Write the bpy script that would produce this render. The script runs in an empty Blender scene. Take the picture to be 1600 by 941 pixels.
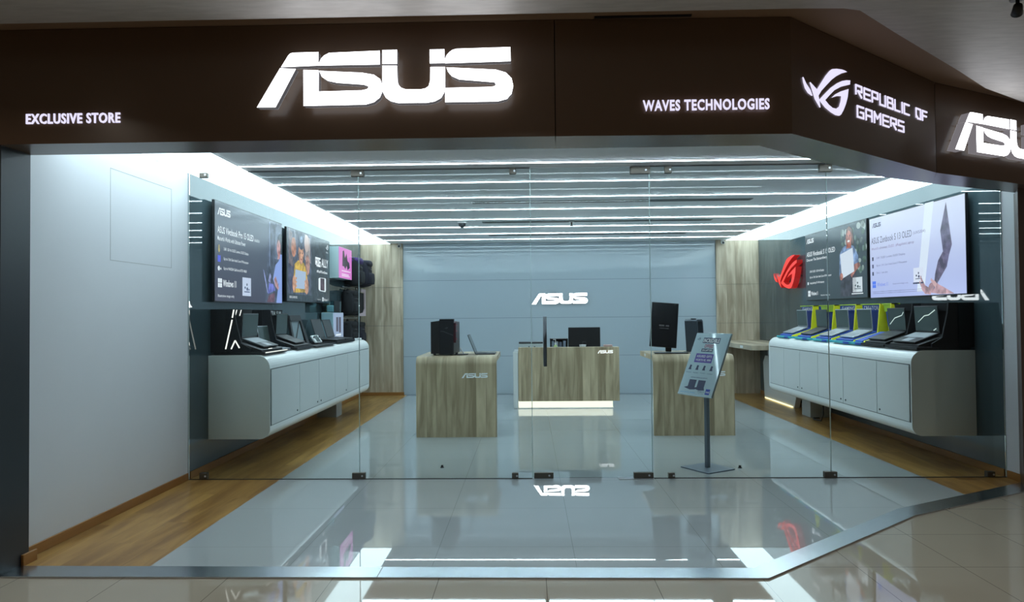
import bpy, bmesh, math, random
from mathutils import Vector, Matrix
random.seed(7)
S = bpy.context.scene
COL = S.collection
PI = math.pi

# ------------------------------------------------------------ camera, world, exposure
cam = bpy.data.cameras.new('camera'); camo = bpy.data.objects.new('camera', cam); COL.objects.link(camo)
F_PX, YAW, ROLL, PITCH, EYE = 1080.5, 0.024, -0.0088, 0.0191, 1.5
cam.sensor_width = 36.0; cam.lens = 36.0 * F_PX / 1600.0; cam.clip_start = 0.05
camo.matrix_world = (Matrix.Translation((0, 0, EYE)) @ Matrix.Rotation(YAW, 4, 'Z') @
                     Matrix.Rotation(PI / 2 + PITCH, 4, 'X') @ Matrix.Rotation(ROLL, 4, 'Z'))
S.camera = camo
S.view_settings.view_transform = 'Standard'; S.view_settings.look = 'None'
S.view_settings.exposure = 0.0; S.view_settings.gamma = 1.0; S.view_settings.use_curve_mapping = False
W = bpy.data.worlds.new('mall_ambient'); S.world = W; W.use_nodes = True
W.node_tree.nodes['Background'].inputs[0].default_value = (0.9, 0.80, 0.70, 1)
W.node_tree.nodes['Background'].inputs[1].default_value = 0.10
S.cycles.max_bounces = 10; S.cycles.diffuse_bounces = 4; S.cycles.glossy_bounces = 5
S.cycles.transparent_max_bounces = 12; S.cycles.caustics_reflective = False; S.cycles.caustics_refractive = False
S.cycles.sample_clamp_indirect = 4.0
# strengths of the ceiling lights, the signs and the added mall fill
LED_LINE, LED_PANEL, SIGN, MALL_FILL = 30.0, 4.2, 5.0, 7.5
COOL = (0.80, 1.0, 1.12)

# ------------------------------------------------------------ materials
MATS = {}
def lin(r, g, b):
    f = lambda c: (c / 255 / 12.92) if c / 255 <= 0.04045 else ((c / 255 + 0.055) / 1.055) ** 2.4
    return (f(r), f(g), f(b))
def mat(name, col, rough=0.5, metal=0.0, ior=1.45, coat=0.0):
    if name in MATS: return MATS[name]
    m = bpy.data.materials.new(name); m.use_nodes = True
    b = m.node_tree.nodes['Principled BSDF']
    b.inputs['Base Color'].default_value = (*col, 1); b.inputs['Roughness'].default_value = rough
    b.inputs['Metallic'].default_value = metal; b.inputs['IOR'].default_value = ior
    if coat: b.inputs['Coat Weight'].default_value = coat; b.inputs['Coat Roughness'].default_value = 0.04
    MATS[name] = m; return m
def glow(name, col, strength=1.0):
    if name in MATS: return MATS[name]
    m = bpy.data.materials.new(name); m.use_nodes = True; nt = m.node_tree
    b = nt.nodes['Principled BSDF']
    b.inputs['Base Color'].default_value = (0.02, 0.02, 0.02, 1); b.inputs['Roughness'].default_value = 0.2
    b.inputs['Emission Color'].default_value = (*col, 1); b.inputs['Emission Strength'].default_value = strength
    MATS[name] = m; return m
def N(nt, t, **kw):
    n = nt.nodes.new(t)
    for k, v in kw.items():
        if k.startswith('i_'): n.inputs[int(k[2:])].default_value = v
        else: setattr(n, k, v)
    return n
def math_node(nt, op, a, b=None):
    n = nt.nodes.new('ShaderNodeMath'); n.operation = op
    for i, v in enumerate((a, b)):
        if v is None: continue
        if isinstance(v, (int, float)): n.inputs[i].default_value = v
        else: nt.links.new(v, n.inputs[i])
    return n.outputs[0]
def position(nt, obj=False):
    s = nt.nodes.new('ShaderNodeSeparateXYZ')
    if obj:
        t = nt.nodes.new('ShaderNodeTexCoord'); nt.links.new(t.outputs['Object'], s.inputs[0])
    else:
        g = nt.nodes.new('ShaderNodeNewGeometry'); nt.links.new(g.outputs['Position'], s.inputs[0])
    return s.outputs
def joint(nt, c, start, step, width):
    """1 in a thin line every step along coordinate c"""
    a = math_node(nt, 'SUBTRACT', c, start); a = math_node(nt, 'DIVIDE', a, step)
    a = math_node(nt, 'FRACT', a); a = math_node(nt, 'SUBTRACT', a, 0.5); a = math_node(nt, 'ABSOLUTE', a)
    return math_node(nt, 'GREATER_THAN', a, 0.5 - width / step / 2)
def mix_col(nt, fac, a, b):
    n = nt.nodes.new('ShaderNodeMix'); n.data_type = 'RGBA'
    for sock, v in ((n.inputs[0], fac), (n.inputs[6], a), (n.inputs[7], b)):
        if isinstance(v, (int, float)): sock.default_value = v
        elif isinstance(v, tuple): sock.default_value = (*v, 1)
        else: nt.links.new(v, sock)
    return n.outputs[2]
def tiles(name, base, line, rough, jx, jy, ior=1.5, mottled=0.04, width=0.004):
    m = mat(name, base, rough, ior=ior); nt = m.node_tree; b = nt.nodes['Principled BSDF']
    x, y, z = position(nt)
    fac = None
    for c, (s, d) in ((x, jx), (y, jy)):
        j = joint(nt, c, s, d, width); fac = j if fac is None else math_node(nt, 'MAXIMUM', fac, j)
    nz = N(nt, 'ShaderNodeTexNoise'); nz.inputs['Scale'].default_value = 1.7
    g = nt.nodes.new('ShaderNodeNewGeometry'); nt.links.new(g.outputs['Position'], nz.inputs['Vector'])
    v = math_node(nt, 'MULTIPLY', nz.outputs[0], mottled * 2)
    c0 = mix_col(nt, v, base, tuple(k * 0.6 for k in base))
    nt.links.new(mix_col(nt, fac, c0, line), b.inputs['Base Color'])
    return m
def wood(name, dark, light, plank, across='X', along='Z', rough=0.4, obj=False, plank_len=None, contrast=0.5):
    m = mat(name, light, rough); nt = m.node_tree; b = nt.nodes['Principled BSDF']
    o = dict(zip('XYZ', position(nt, obj)))
    idx = math_node(nt, 'FLOOR', math_node(nt, 'DIVIDE', o[across], plank))
    wn = N(nt, 'ShaderNodeTexWhiteNoise'); wn.noise_dimensions = '1D'; nt.links.new(idx, wn.inputs['W'])
    tone = wn.outputs['Value']
    if plank_len:
        sh = math_node(nt, 'ADD', math_node(nt, 'DIVIDE', o[along], plank_len), math_node(nt, 'MULTIPLY', tone, 7.3))
        i2 = math_node(nt, 'ADD', math_node(nt, 'FLOOR', sh), math_node(nt, 'MULTIPLY', idx, 17.7))
        w2 = N(nt, 'ShaderNodeTexWhiteNoise'); w2.noise_dimensions = '1D'; nt.links.new(i2, w2.inputs['W']); tone = w2.outputs['Value']
    cb = nt.nodes.new('ShaderNodeCombineXYZ')
    sc = {a: 1.3 for a in 'XYZ'}; sc[across] = 10.0
    for k, a in enumerate('XYZ'):
        v = math_node(nt, 'MULTIPLY', o[a], sc[a])
        if a != across: v = math_node(nt, 'ADD', v, math_node(nt, 'MULTIPLY', tone, 9.1))
        nt.links.new(v, cb.inputs[k])
    nz = N(nt, 'ShaderNodeTexNoise'); nz.inputs['Scale'].default_value = 1.0; nz.inputs['Detail'].default_value = 5.0
    nz.inputs['Distortion'].default_value = 0.6; nt.links.new(cb.outputs[0], nz.inputs['Vector'])
    r = N(nt, 'ShaderNodeValToRGB'); r.color_ramp.elements[0].position = 0.30; r.color_ramp.elements[1].position = 0.68
    r.color_ramp.elements[0].color = (*dark, 1); r.color_ramp.elements[1].color = (*light, 1)
    mixv = math_node(nt, 'ADD', math_node(nt, 'MULTIPLY', nz.outputs[0], 1 - contrast * 0.5),
                     math_node(nt, 'MULTIPLY', math_node(nt, 'SUBTRACT', tone, 0.25), contrast * 0.5))
    nt.links.new(mixv, r.inputs[0])
    jt = joint(nt, o[across], 0.0, plank, 0.003)
    nt.links.new(mix_col(nt, math_node(nt, 'MULTIPLY', jt, 0.55), r.outputs[0], tuple(c * 0.35 for c in dark)), b.inputs['Base Color'])
    return m
def speckle(m, scale, amount, stretch=(1, 1, 1), bump=0.0):
    nt = m.node_tree; b = nt.nodes['Principled BSDF']; base = tuple(b.inputs['Base Color'].default_value[:3])
    g = nt.nodes.new('ShaderNodeNewGeometry'); mp = nt.nodes.new('ShaderNodeMapping'); mp.inputs['Scale'].default_value = stretch
    nt.links.new(g.outputs['Position'], mp.inputs[0])
    nz = N(nt, 'ShaderNodeTexNoise'); nz.inputs['Scale'].default_value = scale; nz.inputs['Detail'].default_value = 4
    nt.links.new(mp.outputs[0], nz.inputs['Vector'])
    nt.links.new(mix_col(nt, nz.outputs[0], tuple(c * (1 - amount) for c in base), tuple(min(1, c * (1 + amount)) for c in base)), b.inputs['Base Color'])
    if bump:
        bp = nt.nodes.new('ShaderNodeBump'); bp.inputs['Strength'].default_value = bump; bp.inputs['Distance'].default_value = 0.01
        nt.links.new(nz.outputs[0], bp.inputs['Height']); nt.links.new(bp.outputs[0], b.inputs['Normal'])
    return m
def pane_glass(name, tint):
    m = bpy.data.materials.new(name); m.use_nodes = True; nt = m.node_tree; nt.nodes.clear()
    out = nt.nodes.new('ShaderNodeOutputMaterial'); tr = nt.nodes.new('ShaderNodeBsdfTransparent'); gl = nt.nodes.new('ShaderNodeBsdfGlossy')
    tr.inputs[0].default_value = (*tint, 1); gl.inputs['Roughness'].default_value = 0.0
    fr = nt.nodes.new('ShaderNodeFresnel'); fr.inputs[0].default_value = 1.22
    mx = nt.nodes.new('ShaderNodeMixShader'); nt.links.new(fr.outputs[0], mx.inputs[0])
    nt.links.new(tr.outputs[0], mx.inputs[1]); nt.links.new(gl.outputs[0], mx.inputs[2]); nt.links.new(mx.outputs[0], out.inputs[0])
    MATS[name] = m; return m

M_tile = tiles('polished_store_tile', (0.40, 0.435, 0.44), (0.24, 0.26, 0.26), 0.012, (0.27, 0.86), (4.487, 0.89), ior=1.8, width=0.003)
M_malltile = tiles('mall_floor_tile', (0.42, 0.36, 0.28), (0.16, 0.13, 0.10), 0.03, (0.085, 0.61), (4.14, 0.60), ior=1.6, mottled=0.15)
M_woodfloor = wood('oak_plank_floor', (0.22, 0.105, 0.026), (0.50, 0.29, 0.085), 0.19, 'X', 'Y', 0.28, plank_len=1.25, contrast=0.3)
M_skirt = wood('oak_skirting', (0.24, 0.105, 0.026), (0.34, 0.16, 0.042), 0.5, 'Z', 'Y', 0.4)
M_cladwood = wood('grey_oak_cladding', (0.33, 0.26, 0.18), (0.70, 0.59, 0.45), 0.16, 'X', 'Z', 0.45, contrast=0.3)
M_islandwood = wood('grey_oak_laminate', (0.28, 0.215, 0.13), (0.62, 0.50, 0.33), 0.121, 'X', 'Z', 0.42, obj=True, contrast=0.3)
M_deskwood = wood('grey_oak_desk', (0.30, 0.24, 0.17), (0.62, 0.52, 0.38), 0.2, 'X', 'Y', 0.42)
M_ceiling = mat('grey_painted_ceiling', (0.85, 0.88, 0.90), 0.55)
M_whitewall = speckle(mat('white_painted_wall', (0.64, 0.67, 0.70), 0.5), 3.0, 0.02)
M_darkglass = mat('dark_back_painted_glass', (0.052, 0.080, 0.092), 0.02, ior=1.6)
M_fascia = mat('dark_brown_composite_panel', (0.125, 0.078, 0.050), 0.27, ior=1.5)
M_mallceil = speckle(mat('grey_mall_ceiling_paint', (0.52, 0.50, 0.475), 0.45), 3.2, 0.25, (2.0, 9.0, 1.0), 0.12)
M_recess = mat('brown_recess_paint', (0.30, 0.20, 0.13), 0.6)
M_steel = speckle(mat('brushed_steel_threshold', (0.52, 0.56, 0.60), 0.22, 1.0), 6, 0.12, (1, 1, 1))
M_brown = mat('brown_jamb_panel', (0.085, 0.055, 0.04), 0.3)
M_jamb = mat('charcoal_jamb_panel', (0.022, 0.027, 0.034), 0.3)
M_clamp = mat('satin_patch_fitting', (0.10, 0.09, 0.075), 0.42, 0.6)
M_handle = mat('dark_steel_handle', (0.10, 0.11, 0.12), 0.3, 0.9)
M_glass = pane_glass('clear_storefront_glass', (0.93, 0.97, 0.965))
M_cabinet = mat('white_lacquer', (0.66, 0.68, 0.67), 0.25)
M_groove = mat('cabinet_shadow_gap', (0.10, 0.11, 0.11), 0.6)
M_black = mat('black_plastic', (0.012, 0.012, 0.014), 0.35)
M_blackm = mat('black_satin', (0.014, 0.015, 0.018), 0.75, ior=1.3)
M_dgrey = mat('dark_grey_plastic', (0.045, 0.05, 0.056), 0.4)
M_silver = mat('silver_laptop_shell', (0.50, 0.52, 0.55), 0.3, 0.7)
M_screen_off = mat('glossy_dark_screen', (0.060, 0.085, 0.080), 0.08)
M_key = mat('keyboard_keys', (0.03, 0.03, 0.035), 0.5)
M_yellow = mat('yellow_display_board', (0.80, 0.78, 0.02), 0.45)
M_lime = mat('lime_display_board', (0.42, 0.62, 0.04), 0.45)
M_blue = mat('blue_display_board', (0.02, 0.08, 0.45), 0.45)
M_teal = mat('teal_display_board', (0.05, 0.42, 0.48), 0.45)
M_white = mat('white_plastic', (0.75, 0.76, 0.76), 0.4)
M_logowhite = mat('white_acrylic_logo', (0.85, 0.86, 0.86), 0.3)
M_standgrey = mat('grey_powder_coat', (0.16, 0.20, 0.24), 0.4, 0.3)
M_poster = mat('pale_blue_poster_paper', (0.42, 0.56, 0.62), 0.25, coat=0.6)
M_led = glow('led_line_diffuser', COOL, LED_LINE)
M_ledpanel = glow('stretch_light_panel', (0.80, 1.0, 1.09), LED_PANEL)
M_sign = glow('sign_white_led', (0.94, 0.95, 1.0), SIGN)
M_signside = glow('sign_letter_return', (0.8, 0.78, 0.85), 0.10)
M_text = glow('sign_lavender_led', (0.80, 0.76, 1.0), 1.05)
M_red = glow('sign_red_led', (1.0, 0.03, 0.02), 1.25)
M_plinth = glow('warm_plinth_led', (1.0, 0.97, 0.78), 1.25)

# ------------------------------------------------------------ mesh helpers
class MB:
    def __init__(self):
        self.bm = bmesh.new(); self.mats = []
    def mi(self, m):
        if m is None: return 0
        if m not in self.mats: self.mats.append(m)
        return self.mats.index(m)
    def faces(self, verts, fs, m=None, smooth=False):
        vs = [self.bm.verts.new(v) for v in verts]; i = self.mi(m)
        for f in fs:
            try:
                fc = self.bm.faces.new([vs[k] for k in f]); fc.material_index = i; fc.smooth = smooth
            except ValueError: pass
        return vs
    def box(self, x0, x1, y0, y1, z0, z1, m=None, bev=0.0, seg=2):
        n0 = len(self.bm.faces)
        v = self.faces([(x0, y0, z0), (x1, y0, z0), (x1, y1, z0), (x0, y1, z0), (x0, y0, z1), (x1, y0, z1), (x1, y1, z1), (x0, y1, z1)],
                       [(0, 3, 2, 1), (4, 5, 6, 7), (0, 1, 5, 4), (1, 2, 6, 5), (2, 3, 7, 6), (3, 0, 4, 7)], m)
        if bev:
            es = set(e for q in v for e in q.link_edges)
            r = bmesh.ops.bevel(self.bm, geom=list(es), offset=bev, segments=seg, profile=0.5, affect='EDGES')
            for f in r['faces']: f.smooth = True
        return self
    def prism(self, pts, fn, a, b, m=None, smooth=False):
        """polygon pts (u,v) swept from a to b; fn(u, v, w) -> xyz"""
        n = len(pts)
        vs = [fn(u, v, a) for u, v in pts] + [fn(u, v, b) for u, v in pts]
        self.faces(vs, [tuple(range(n)), tuple(range(2 * n - 1, n - 1, -1))] + [(k, k + n, (k + 1) % n + n, (k + 1) % n) for k in range(n)], m)
        if smooth:
            for f in self.bm.faces[-n:] if False else []: f.smooth = True
        return self
    def flat(self, pts, fn, w=0.0, m=None):
        self.faces([fn(u, v, w) for u, v in pts], [tuple(range(len(pts)))], m); return self
    def tube(self, path, r, m=None, n=8, caps=True):
        path = [Vector(p) for p in path]; rings = []
        up = Vector((0.13, 0.21, 0.97))
        for k, p in enumerate(path):
            d = (path[min(k + 1, len(path) - 1)] - path[max(k - 1, 0)]).normalized()
            s = d.cross(up)
            if s.length < 1e-3: s = d.cross(Vector((1, 0, 0)))
            s.normalize(); t = d.cross(s); rr = r[k] if isinstance(r, (list, tuple)) else r
            rings.append([p + (s * math.cos(2 * PI * j / n) + t * math.sin(2 * PI * j / n)) * rr for j in range(n)])
        vs = [v for rg in rings for v in rg]; fs = []
        for k in range(len(path) - 1):
            for j in range(n):
                fs.append((k * n + j, k * n + (j + 1) % n, (k + 1) * n + (j + 1) % n, (k + 1) * n + j))
        if caps: fs += [tuple(range(n)), tuple(range((len(path) - 1) * n, len(path) * n))]
        self.faces(vs, fs, m, True); return self
    def cyl(self, c, r, h, m=None, n=20, r2=None, axis='Z'):
        r2 = r if r2 is None else r2
        ax = {'X': Vector((1, 0, 0)), 'Y': Vector((0, 1, 0)), 'Z': Vector((0, 0, 1))}[axis]
        a = {'X': Vector((0, 1, 0)), 'Y': Vector((1, 0, 0)), 'Z': Vector((1, 0, 0))}[axis]; b = ax.cross(a); c = Vector(c)
        vs = [c + (a * math.cos(2 * PI * j / n) + b * math.sin(2 * PI * j / n)) * r for j in range(n)] + \
             [c + ax * h + (a * math.cos(2 * PI * j / n) + b * math.sin(2 * PI * j / n)) * r2 for j in range(n)]
        self.faces(vs, [tuple(range(n)), tuple(range(n, 2 * n))], m)
        self.faces(vs, [(j, (j + 1) % n, n + (j + 1) % n, n + j) for j in range(n)], m, True); return self
    def xform(self, mx):
        bmesh.ops.transform(self.bm, matrix=mx, verts=self.bm.verts); return self
    def build(self, name, m=None, parent=None, world=None, smooth_normals=True):
        """world=True: the coordinates are the room's; shift them into the parent's frame"""
        if world and parent is not None: self.xform(Matrix.Translation(-Vector(parent.location)))
        if self.bm.faces: bmesh.ops.recalc_face_normals(self.bm, faces=self.bm.faces)
        me = bpy.data.meshes.new(name); self.bm.to_mesh(me); self.bm.free()
        if self.mats:
            for k in self.mats: me.materials.append(k if k else m)
        elif m: me.materials.append(m)
        o = bpy.data.objects.new(name, me); COL.objects.link(o)
        if parent is not None: o.parent = parent
        return o
def tag(o, label, cat, group=None):
    o['label'] = label; o['category'] = cat
    if group: o['group'] = group
    return o
def thing(name, label, cat, loc=(0, 0, 0), rotz=0.0, group=None):
    o = bpy.data.objects.new(name, None); COL.objects.link(o); o.location = loc; o.rotation_euler = (0, 0, rotz)
    o.empty_display_size = 0.1
    return tag(o, label, cat, group)
def struct(name, mb, m=None, parent=None, label=None):
    o = mb.build(name, m, parent)
    if parent is None:
        o['kind'] = 'structure'
        if label: o['label'] = label
    return o
def copy_tree(root, loc, rotz, label, group=None):
    r = root.copy(); COL.objects.link(r); r.location = loc; r.rotation_euler = (0, 0, rotz); r['label'] = label
    if group: r['group'] = group
    for ch in list(root.children):
        c = ch.copy(); COL.objects.link(c); c.parent = r
        for g in list(ch.children):
            d = g.copy(); COL.objects.link(d); d.parent = c
    return r
_txt = {}
def text_geo(body, bold=0.0):
    key = (body, bold)
    if key in _txt: return _txt[key]
    cu = bpy.data.curves.new('lettering_tmp', 'FONT'); cu.body = body; cu.size = 1.0; cu.offset = bold; cu.resolution_u = 3; cu.space_character = 1.12 if bold > 0.02 else 1.04
    ob = bpy.data.objects.new('lettering_tmp', cu); COL.objects.link(ob)
    bpy.context.view_layer.update()
    me = bpy.data.meshes.new_from_object(ob.evaluated_get(bpy.context.evaluated_depsgraph_get()))
    vs = [tuple(v.co[:2]) for v in me.vertices]; fs = [tuple(p.vertices) for p in me.polygons]
    bpy.data.objects.remove(ob); bpy.data.curves.remove(cu); bpy.data.meshes.remove(me)
    if vs:
        x0 = min(v[0] for v in vs); x1 = max(v[0] for v in vs); y0 = min(v[1] for v in vs); y1 = max(v[1] for v in vs)
        vs = [((x - x0) / (x1 - x0), (y - y0) / (y1 - y0)) for x, y in vs]
    _txt[key] = (vs, fs); return _txt[key]
def put_text(mb, body, u0, u1, v0, v1, fn, w, m, bold=0.0, thick=0.0):
    vs, fs = text_geo(body, bold)
    P = [(u0 + x * (u1 - u0), v0 + y * (v1 - v0)) for x, y in vs]
    mb.faces([fn(u, v, w) for u, v in P], fs, m)
    if thick:
        from collections import Counter
        ec = Counter()
        for f in fs:
            for a, b in zip(f, f[1:] + f[:1]): ec[tuple(sorted((a, b)))] += 1
        mb.faces([fn(u, v, w) for u, v in P] + [fn(u, v, w + thick) for u, v in P], [(a, b, b + len(P), a + len(P)) for (a, b), c in ec.items() if c == 1], m)
# ---- lettermarks, widths normalised to 1
ASUS = {'A': [[(.095,.157),(.124,.203),(.131,.21),(.143,.213),(.242,.214),(.242,.161)],[(.091,.153),(.153,.149),(.073,0),(0,.001)],[(.183,.145),(.243,.142),(.242,.004),(.183,.004)]],
 'S': [[(.243,.161),(.243,.169),(.253,.189),(.264,.2),(.284,.21),(.482,.215),(.482,.161)],[(.245,.14),(.412,.13),(.459,.121),(.483,.104),(.492,.077),(.492,.056),(.482,.032),(.459,.014),(.426,.005),(.2425,.004),(.243,.059),(.411,.061),(.431,.065),(.438,.071),(.436,.077),(.419,.083),(.316,.092),(.28,.1),(.256,.116)]],
 'U': [[(.492,.217),(.55,.217),(.549,.162),(.492,.163)],[(.492,.156),(.549,.155),(.551,.096),(.554,.081),(.564,.069),(.582,.062),(.641,.061),(.66,.065),(.672,.073),(.678,.094),(.679,.147),(.736,.147),(.736,.069),(.732,.046),(.72,.026),(.695,.013),(.664,.008),(.553,.009),(.526,.016),(.506,.03),(.495,.05),(.491,.073)],[(.677,.216),(.734,.216),(.735,.162),(.677,.162)]],
 'S2': [[(.737,.161),(.737,.18),(.744,.194),(.753,.204),(.764,.212),(.78,.217),(.99,.22),(.991,.165)],[(.742,.145),(.933,.133),(.972,.121),(.994,.098),(1,.069),(.993,.038),(.975,.018),(.939,.009),(.736,.009),(.737,.065),(.913,.066),(.929,.069),(.933,.075),(.929,.083),(.913,.085),(.791,.097),(.763,.11),(.748,.128)]]}
EYE_MARK = [[(0,.294),(.057,.235),(.138,.182),(.178,.127),(.101,.145),(.046,.183),(.013,.242)],[(.141,.266),(.279,.209),(.477,.409),(.558,.475),(.607,.505),(.697,.527),(.811,.543),(.883,.545),(.93,.539),(.809,.499),(.684,.44),(.583,.38),(.462,.29),(.363,.215),(.301,.149),(.339,.026),(.239,.105),(.193,.182)],[(.332,.112),(.44,.193),(.58,.292),(.723,.371),(.826,.415),(.91,.439),(1,.455),(.993,.406),(.875,.369),(.783,.339),(.639,.272),(.538,.2),(.439,.125),(.514,.088),(.593,.066),(.683,.07),(.754,.108),(.793,.18),(.809,.24),(.708,.222),(.596,.183),(.679,.237),(.802,.292),(.958,.347),(.934,.248),(.89,.16),(.835,.081),(.782,.024),(.747,.004),(.67,0),(.571,.015),(.455,.046),(.36,.092)]]
def asus_flat(mb, u0, v0, w, fn, d, m, thick=0.0, hs=1.0):
    for k in ASUS:
        for poly in ASUS[k]:
            P = [(u0 + x * w, v0 + y * w * hs) for x, y in poly]
            if thick: mb.prism(P, fn, d, d + thick, m)
            else: mb.flat(P, fn, d, m)
GL = {'R': [[(0,.2),(0,1),(.85,1),(.85,.5),(.3,.5),(.8,0)]], 'E': [[(.9,1),(0,1),(0,0),(.9,0)],[(0,.5),(.8,.5)]], 'P': [[(0,0),(0,1),(.85,1),(.85,.42),(.1,.42)]],
 'U': [[(0,1),(0,0),(.85,0),(.85,1)]], 'B': [[(0,0),(0,1),(.8,1),(.8,.52),(0,.52)],[(.8,.52),(.88,.45),(.88,0),(0,0)]], 'L': [[(0,1),(0,0),(.8,0)]], 'I': [[(.1,0),(.1,1)]],
 'C': [[(.85,1),(0,1),(0,0),(.85,0)]], 'O': [[(0,.1),(0,1),(.85,1),(.85,0),(.3,0),(0,.3)]], 'F': [[(0,0),(0,1),(.85,1)],[(0,.5),(.75,.5)]], 'G': [[(.85,1),(0,1),(0,0),(.85,0),(.85,.5),(.45,.5)]],
 'A': [[(0,0),(0,1),(.85,1),(.85,0)],[(0,.42),(.85,.42)]], 'M': [[(0,0),(0,1),(.45,.45),(.9,1),(.9,0)]], 'S': [[(.85,1),(0,1),(0,.52),(.85,.52),(.85,0),(0,0)]]}
GW = {'I': .46, 'L': 1.12, ' ': .62, 'M': 1.28}
def stroke_text(mb, s, u0, u1, v0, v1, fn, d, m, t=0.2, thick=0.006):
    adv = [GW.get(c, 1.22) for c in s]; tot = sum(adv) - 0.15; k = (u1 - u0) / tot; h = v1 - v0; x = 0
    th = t * h * 0.5
    for c, a in zip(s, adv):
        for pl in GL.get(c, []):
            P = [(u0 + (x + px) * k, v0 + py * h) for px, py in pl]
            for (ax, ay), (bx, by) in zip(P, P[1:]):
                dx, dy = bx - ax, by - ay; L = math.hypot(dx, dy); dx /= L; dy /= L; e = th * 0.98
                q = [(ax - dx*e - dy*th, ay - dy*e + dx*th), (ax - dx*e + dy*th, ay - dy*e - dx*th), (bx + dx*e + dy*th, by + dy*e - dx*th), (bx + dx*e - dy*th, by + dy*e + dx*th)]
                mb.prism(q, fn, d, d + thick, m)
        x += a

# ------------------------------------------------------------ setting
XL, XR, YG, YB, HC = -3.15, 4.27, 6.33, 12.94, 2.847
WL, WR = -2.295, 3.535
HS, HT = 2.518, 3.19                       # fascia underside and top
FR = [(-4.2, 3.95), (0.163, 3.95), (1.516, 3.972), (3.021, 5.165), (5.2, 6.32)]     # fascia face line
IN = [(-4.2, 4.21), (0.176, 4.245), (1.416, 4.245), (2.042, 4.777), (2.712, 5.311), (3.247, 5.607), (4.24, 6.10), (5.2, 6.6)]  # its inner edge
TO = [(-3.075, 3.965), (1.334, 3.945), (2.809, 5.15), (4.055, 5.811), (5.2, 6.40)]   # threshold outer edge
TI = [(-3.09, 4.134), (1.300, 4.10), (2.803 - .03, 5.32), (3.523, 5.724), (4.287, 6.141), (5.2, 6.62)]
xyz = lambda u, v, w: (u, v, w)
# floors
b = MB(); b.prism([(WL, 4.05), (1.3, 4.05), (2.78, 5.28), (WR, 5.70), (WR, YB), (WL, YB)], xyz, -0.08, 0.0); struct('floor', b, M_tile)
b = MB(); b.prism([(XL, 4.05), (WL, 4.05), (WL, YB), (XL, YB)], xyz, -0.08, 0.0); struct('floor_left', b, M_woodfloor)
b = MB(); b.prism([(WR, 5.70), (XR, 6.12), (XR, YB), (WR, YB)], xyz, -0.08, 0.0); struct('floor_right', b, M_woodfloor)
b = MB(); b.prism([(-9, -6), (9, -6), (9, 8.5), (5.2, 6.5)] + TO[::-1][1:] + [(-3.075, 4.3), (-9, 4.3)], xyz, -0.08, -0.004); struct('floor_front', b, M_malltile)
b = MB(); b.prism(TO + TI[::-1], xyz, -0.06, 0.006); struct('trim_1', b, M_steel)
for x, y, dx, dy in ((-0.88, 3.95, 0, 1),):      # welded joint in the steel strip
    b = MB(); b.box(x - .0015, x + .0015, y, y + .17, 0.0, 0.0065); struct('trim_2', b, M_groove)
# walls
b = MB(); b.box(XL - 0.15, XL, 4.05, YG, -0.08, HC + 0.3); struct('wall_left_front', b, M_whitewall)
b = MB(); b.box(XL - 0.15, XL, YG, YB + 0.1, -0.08, HC + 0.3); struct('wall_left', b, M_darkglass)
b = MB(); b.box(XR, XR + 0.15, YG, YB + 0.1, -0.08, HC + 0.3); struct('wall_right', b, M_darkglass)
b = MB(); b.box(XR, XR + 0.15, 6.10, YG, -0.08, HC + 0.3); struct('wall_right_front', b, M_whitewall)
M_back = mat('back_wall_white_glass', (0.40, 0.47, 0.52), 0.06, ior=1.5)
nt = M_back.node_tree; p = position(nt)
nt.links.new(mix_col(nt, joint(nt, p[2], 0.007, 0.7125, 0.007), (0.40, 0.47, 0.52), (0.20, 0.24, 0.27)), nt.nodes['Principled BSDF'].inputs['Base Color'])
b = MB(); b.box(XL, XR, YB + 0.03, YB + 0.15, -0.08, HC + 0.3); struct('wall_back', b, M_back)
for nm, x0, x1 in (('trim_3', XL, -2.36), ('trim_4', 3.49, XR)):
    b = MB(); b.box(x0, x1, YB - 0.03, YB + 0.03, 0.0, HC); struct(nm, b, M_cladwood)
    b = MB(); b.box(x0, x1, YB - 0.034, YB - 0.03, 1.30, 1.304); b.box(x0, x1, YB - .034, YB - .03, 2.02, 2.023); struct(nm.replace('3', '5').replace('4', '6'), b, M_groove)
b = MB(); b.box(XL, -2.34, YB - 0.05, YB - 0.03, 0, 0.06); struct('baseboard_back', b, M_skirt)
b = MB(); b.box(XL, XL + 0.014, 4.21, YG - .02, 0, 0.068, bev=0.003); struct('baseboard_left_front', b, M_skirt)
b = MB(); b.box(XL, XL + 0.012, YG + .02, YB - 0.05, 0, 0.068, bev=.003); struct('baseboard_left', b, M_skirt)
b = MB(); b.box(XR - 0.012, XR, YG + .02, YB - 0.05, 0, 0.068, bev=.003); struct('baseboard_right', b, M_skirt)
b = MB(); b.box(XR - 0.014, XR, 6.14, YG - .02, 0, 0.068, bev=.003); struct('baseboard_right_front', b, M_skirt)
# left jamb with its own skirting, right jamb
b = MB(); b.box(-4.2, -3.085, 3.965, 4.205, -0.05, HS); struct('wall_jamb_left', b, M_jamb)
b = MB(); b.box(-3.085, -3.068, 4.138, 4.257, 0, 0.068, bev=.003); struct('baseboard_jamb', b, M_skirt)
b = MB(); b.prism([(4.24, 6.10), (4.12, 5.90), (4.9, 6.28), (4.9, 6.55), (4.4, 6.45)], xyz, 0.0, HS); struct('wall_jamb_right', b, M_brown)
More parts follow.
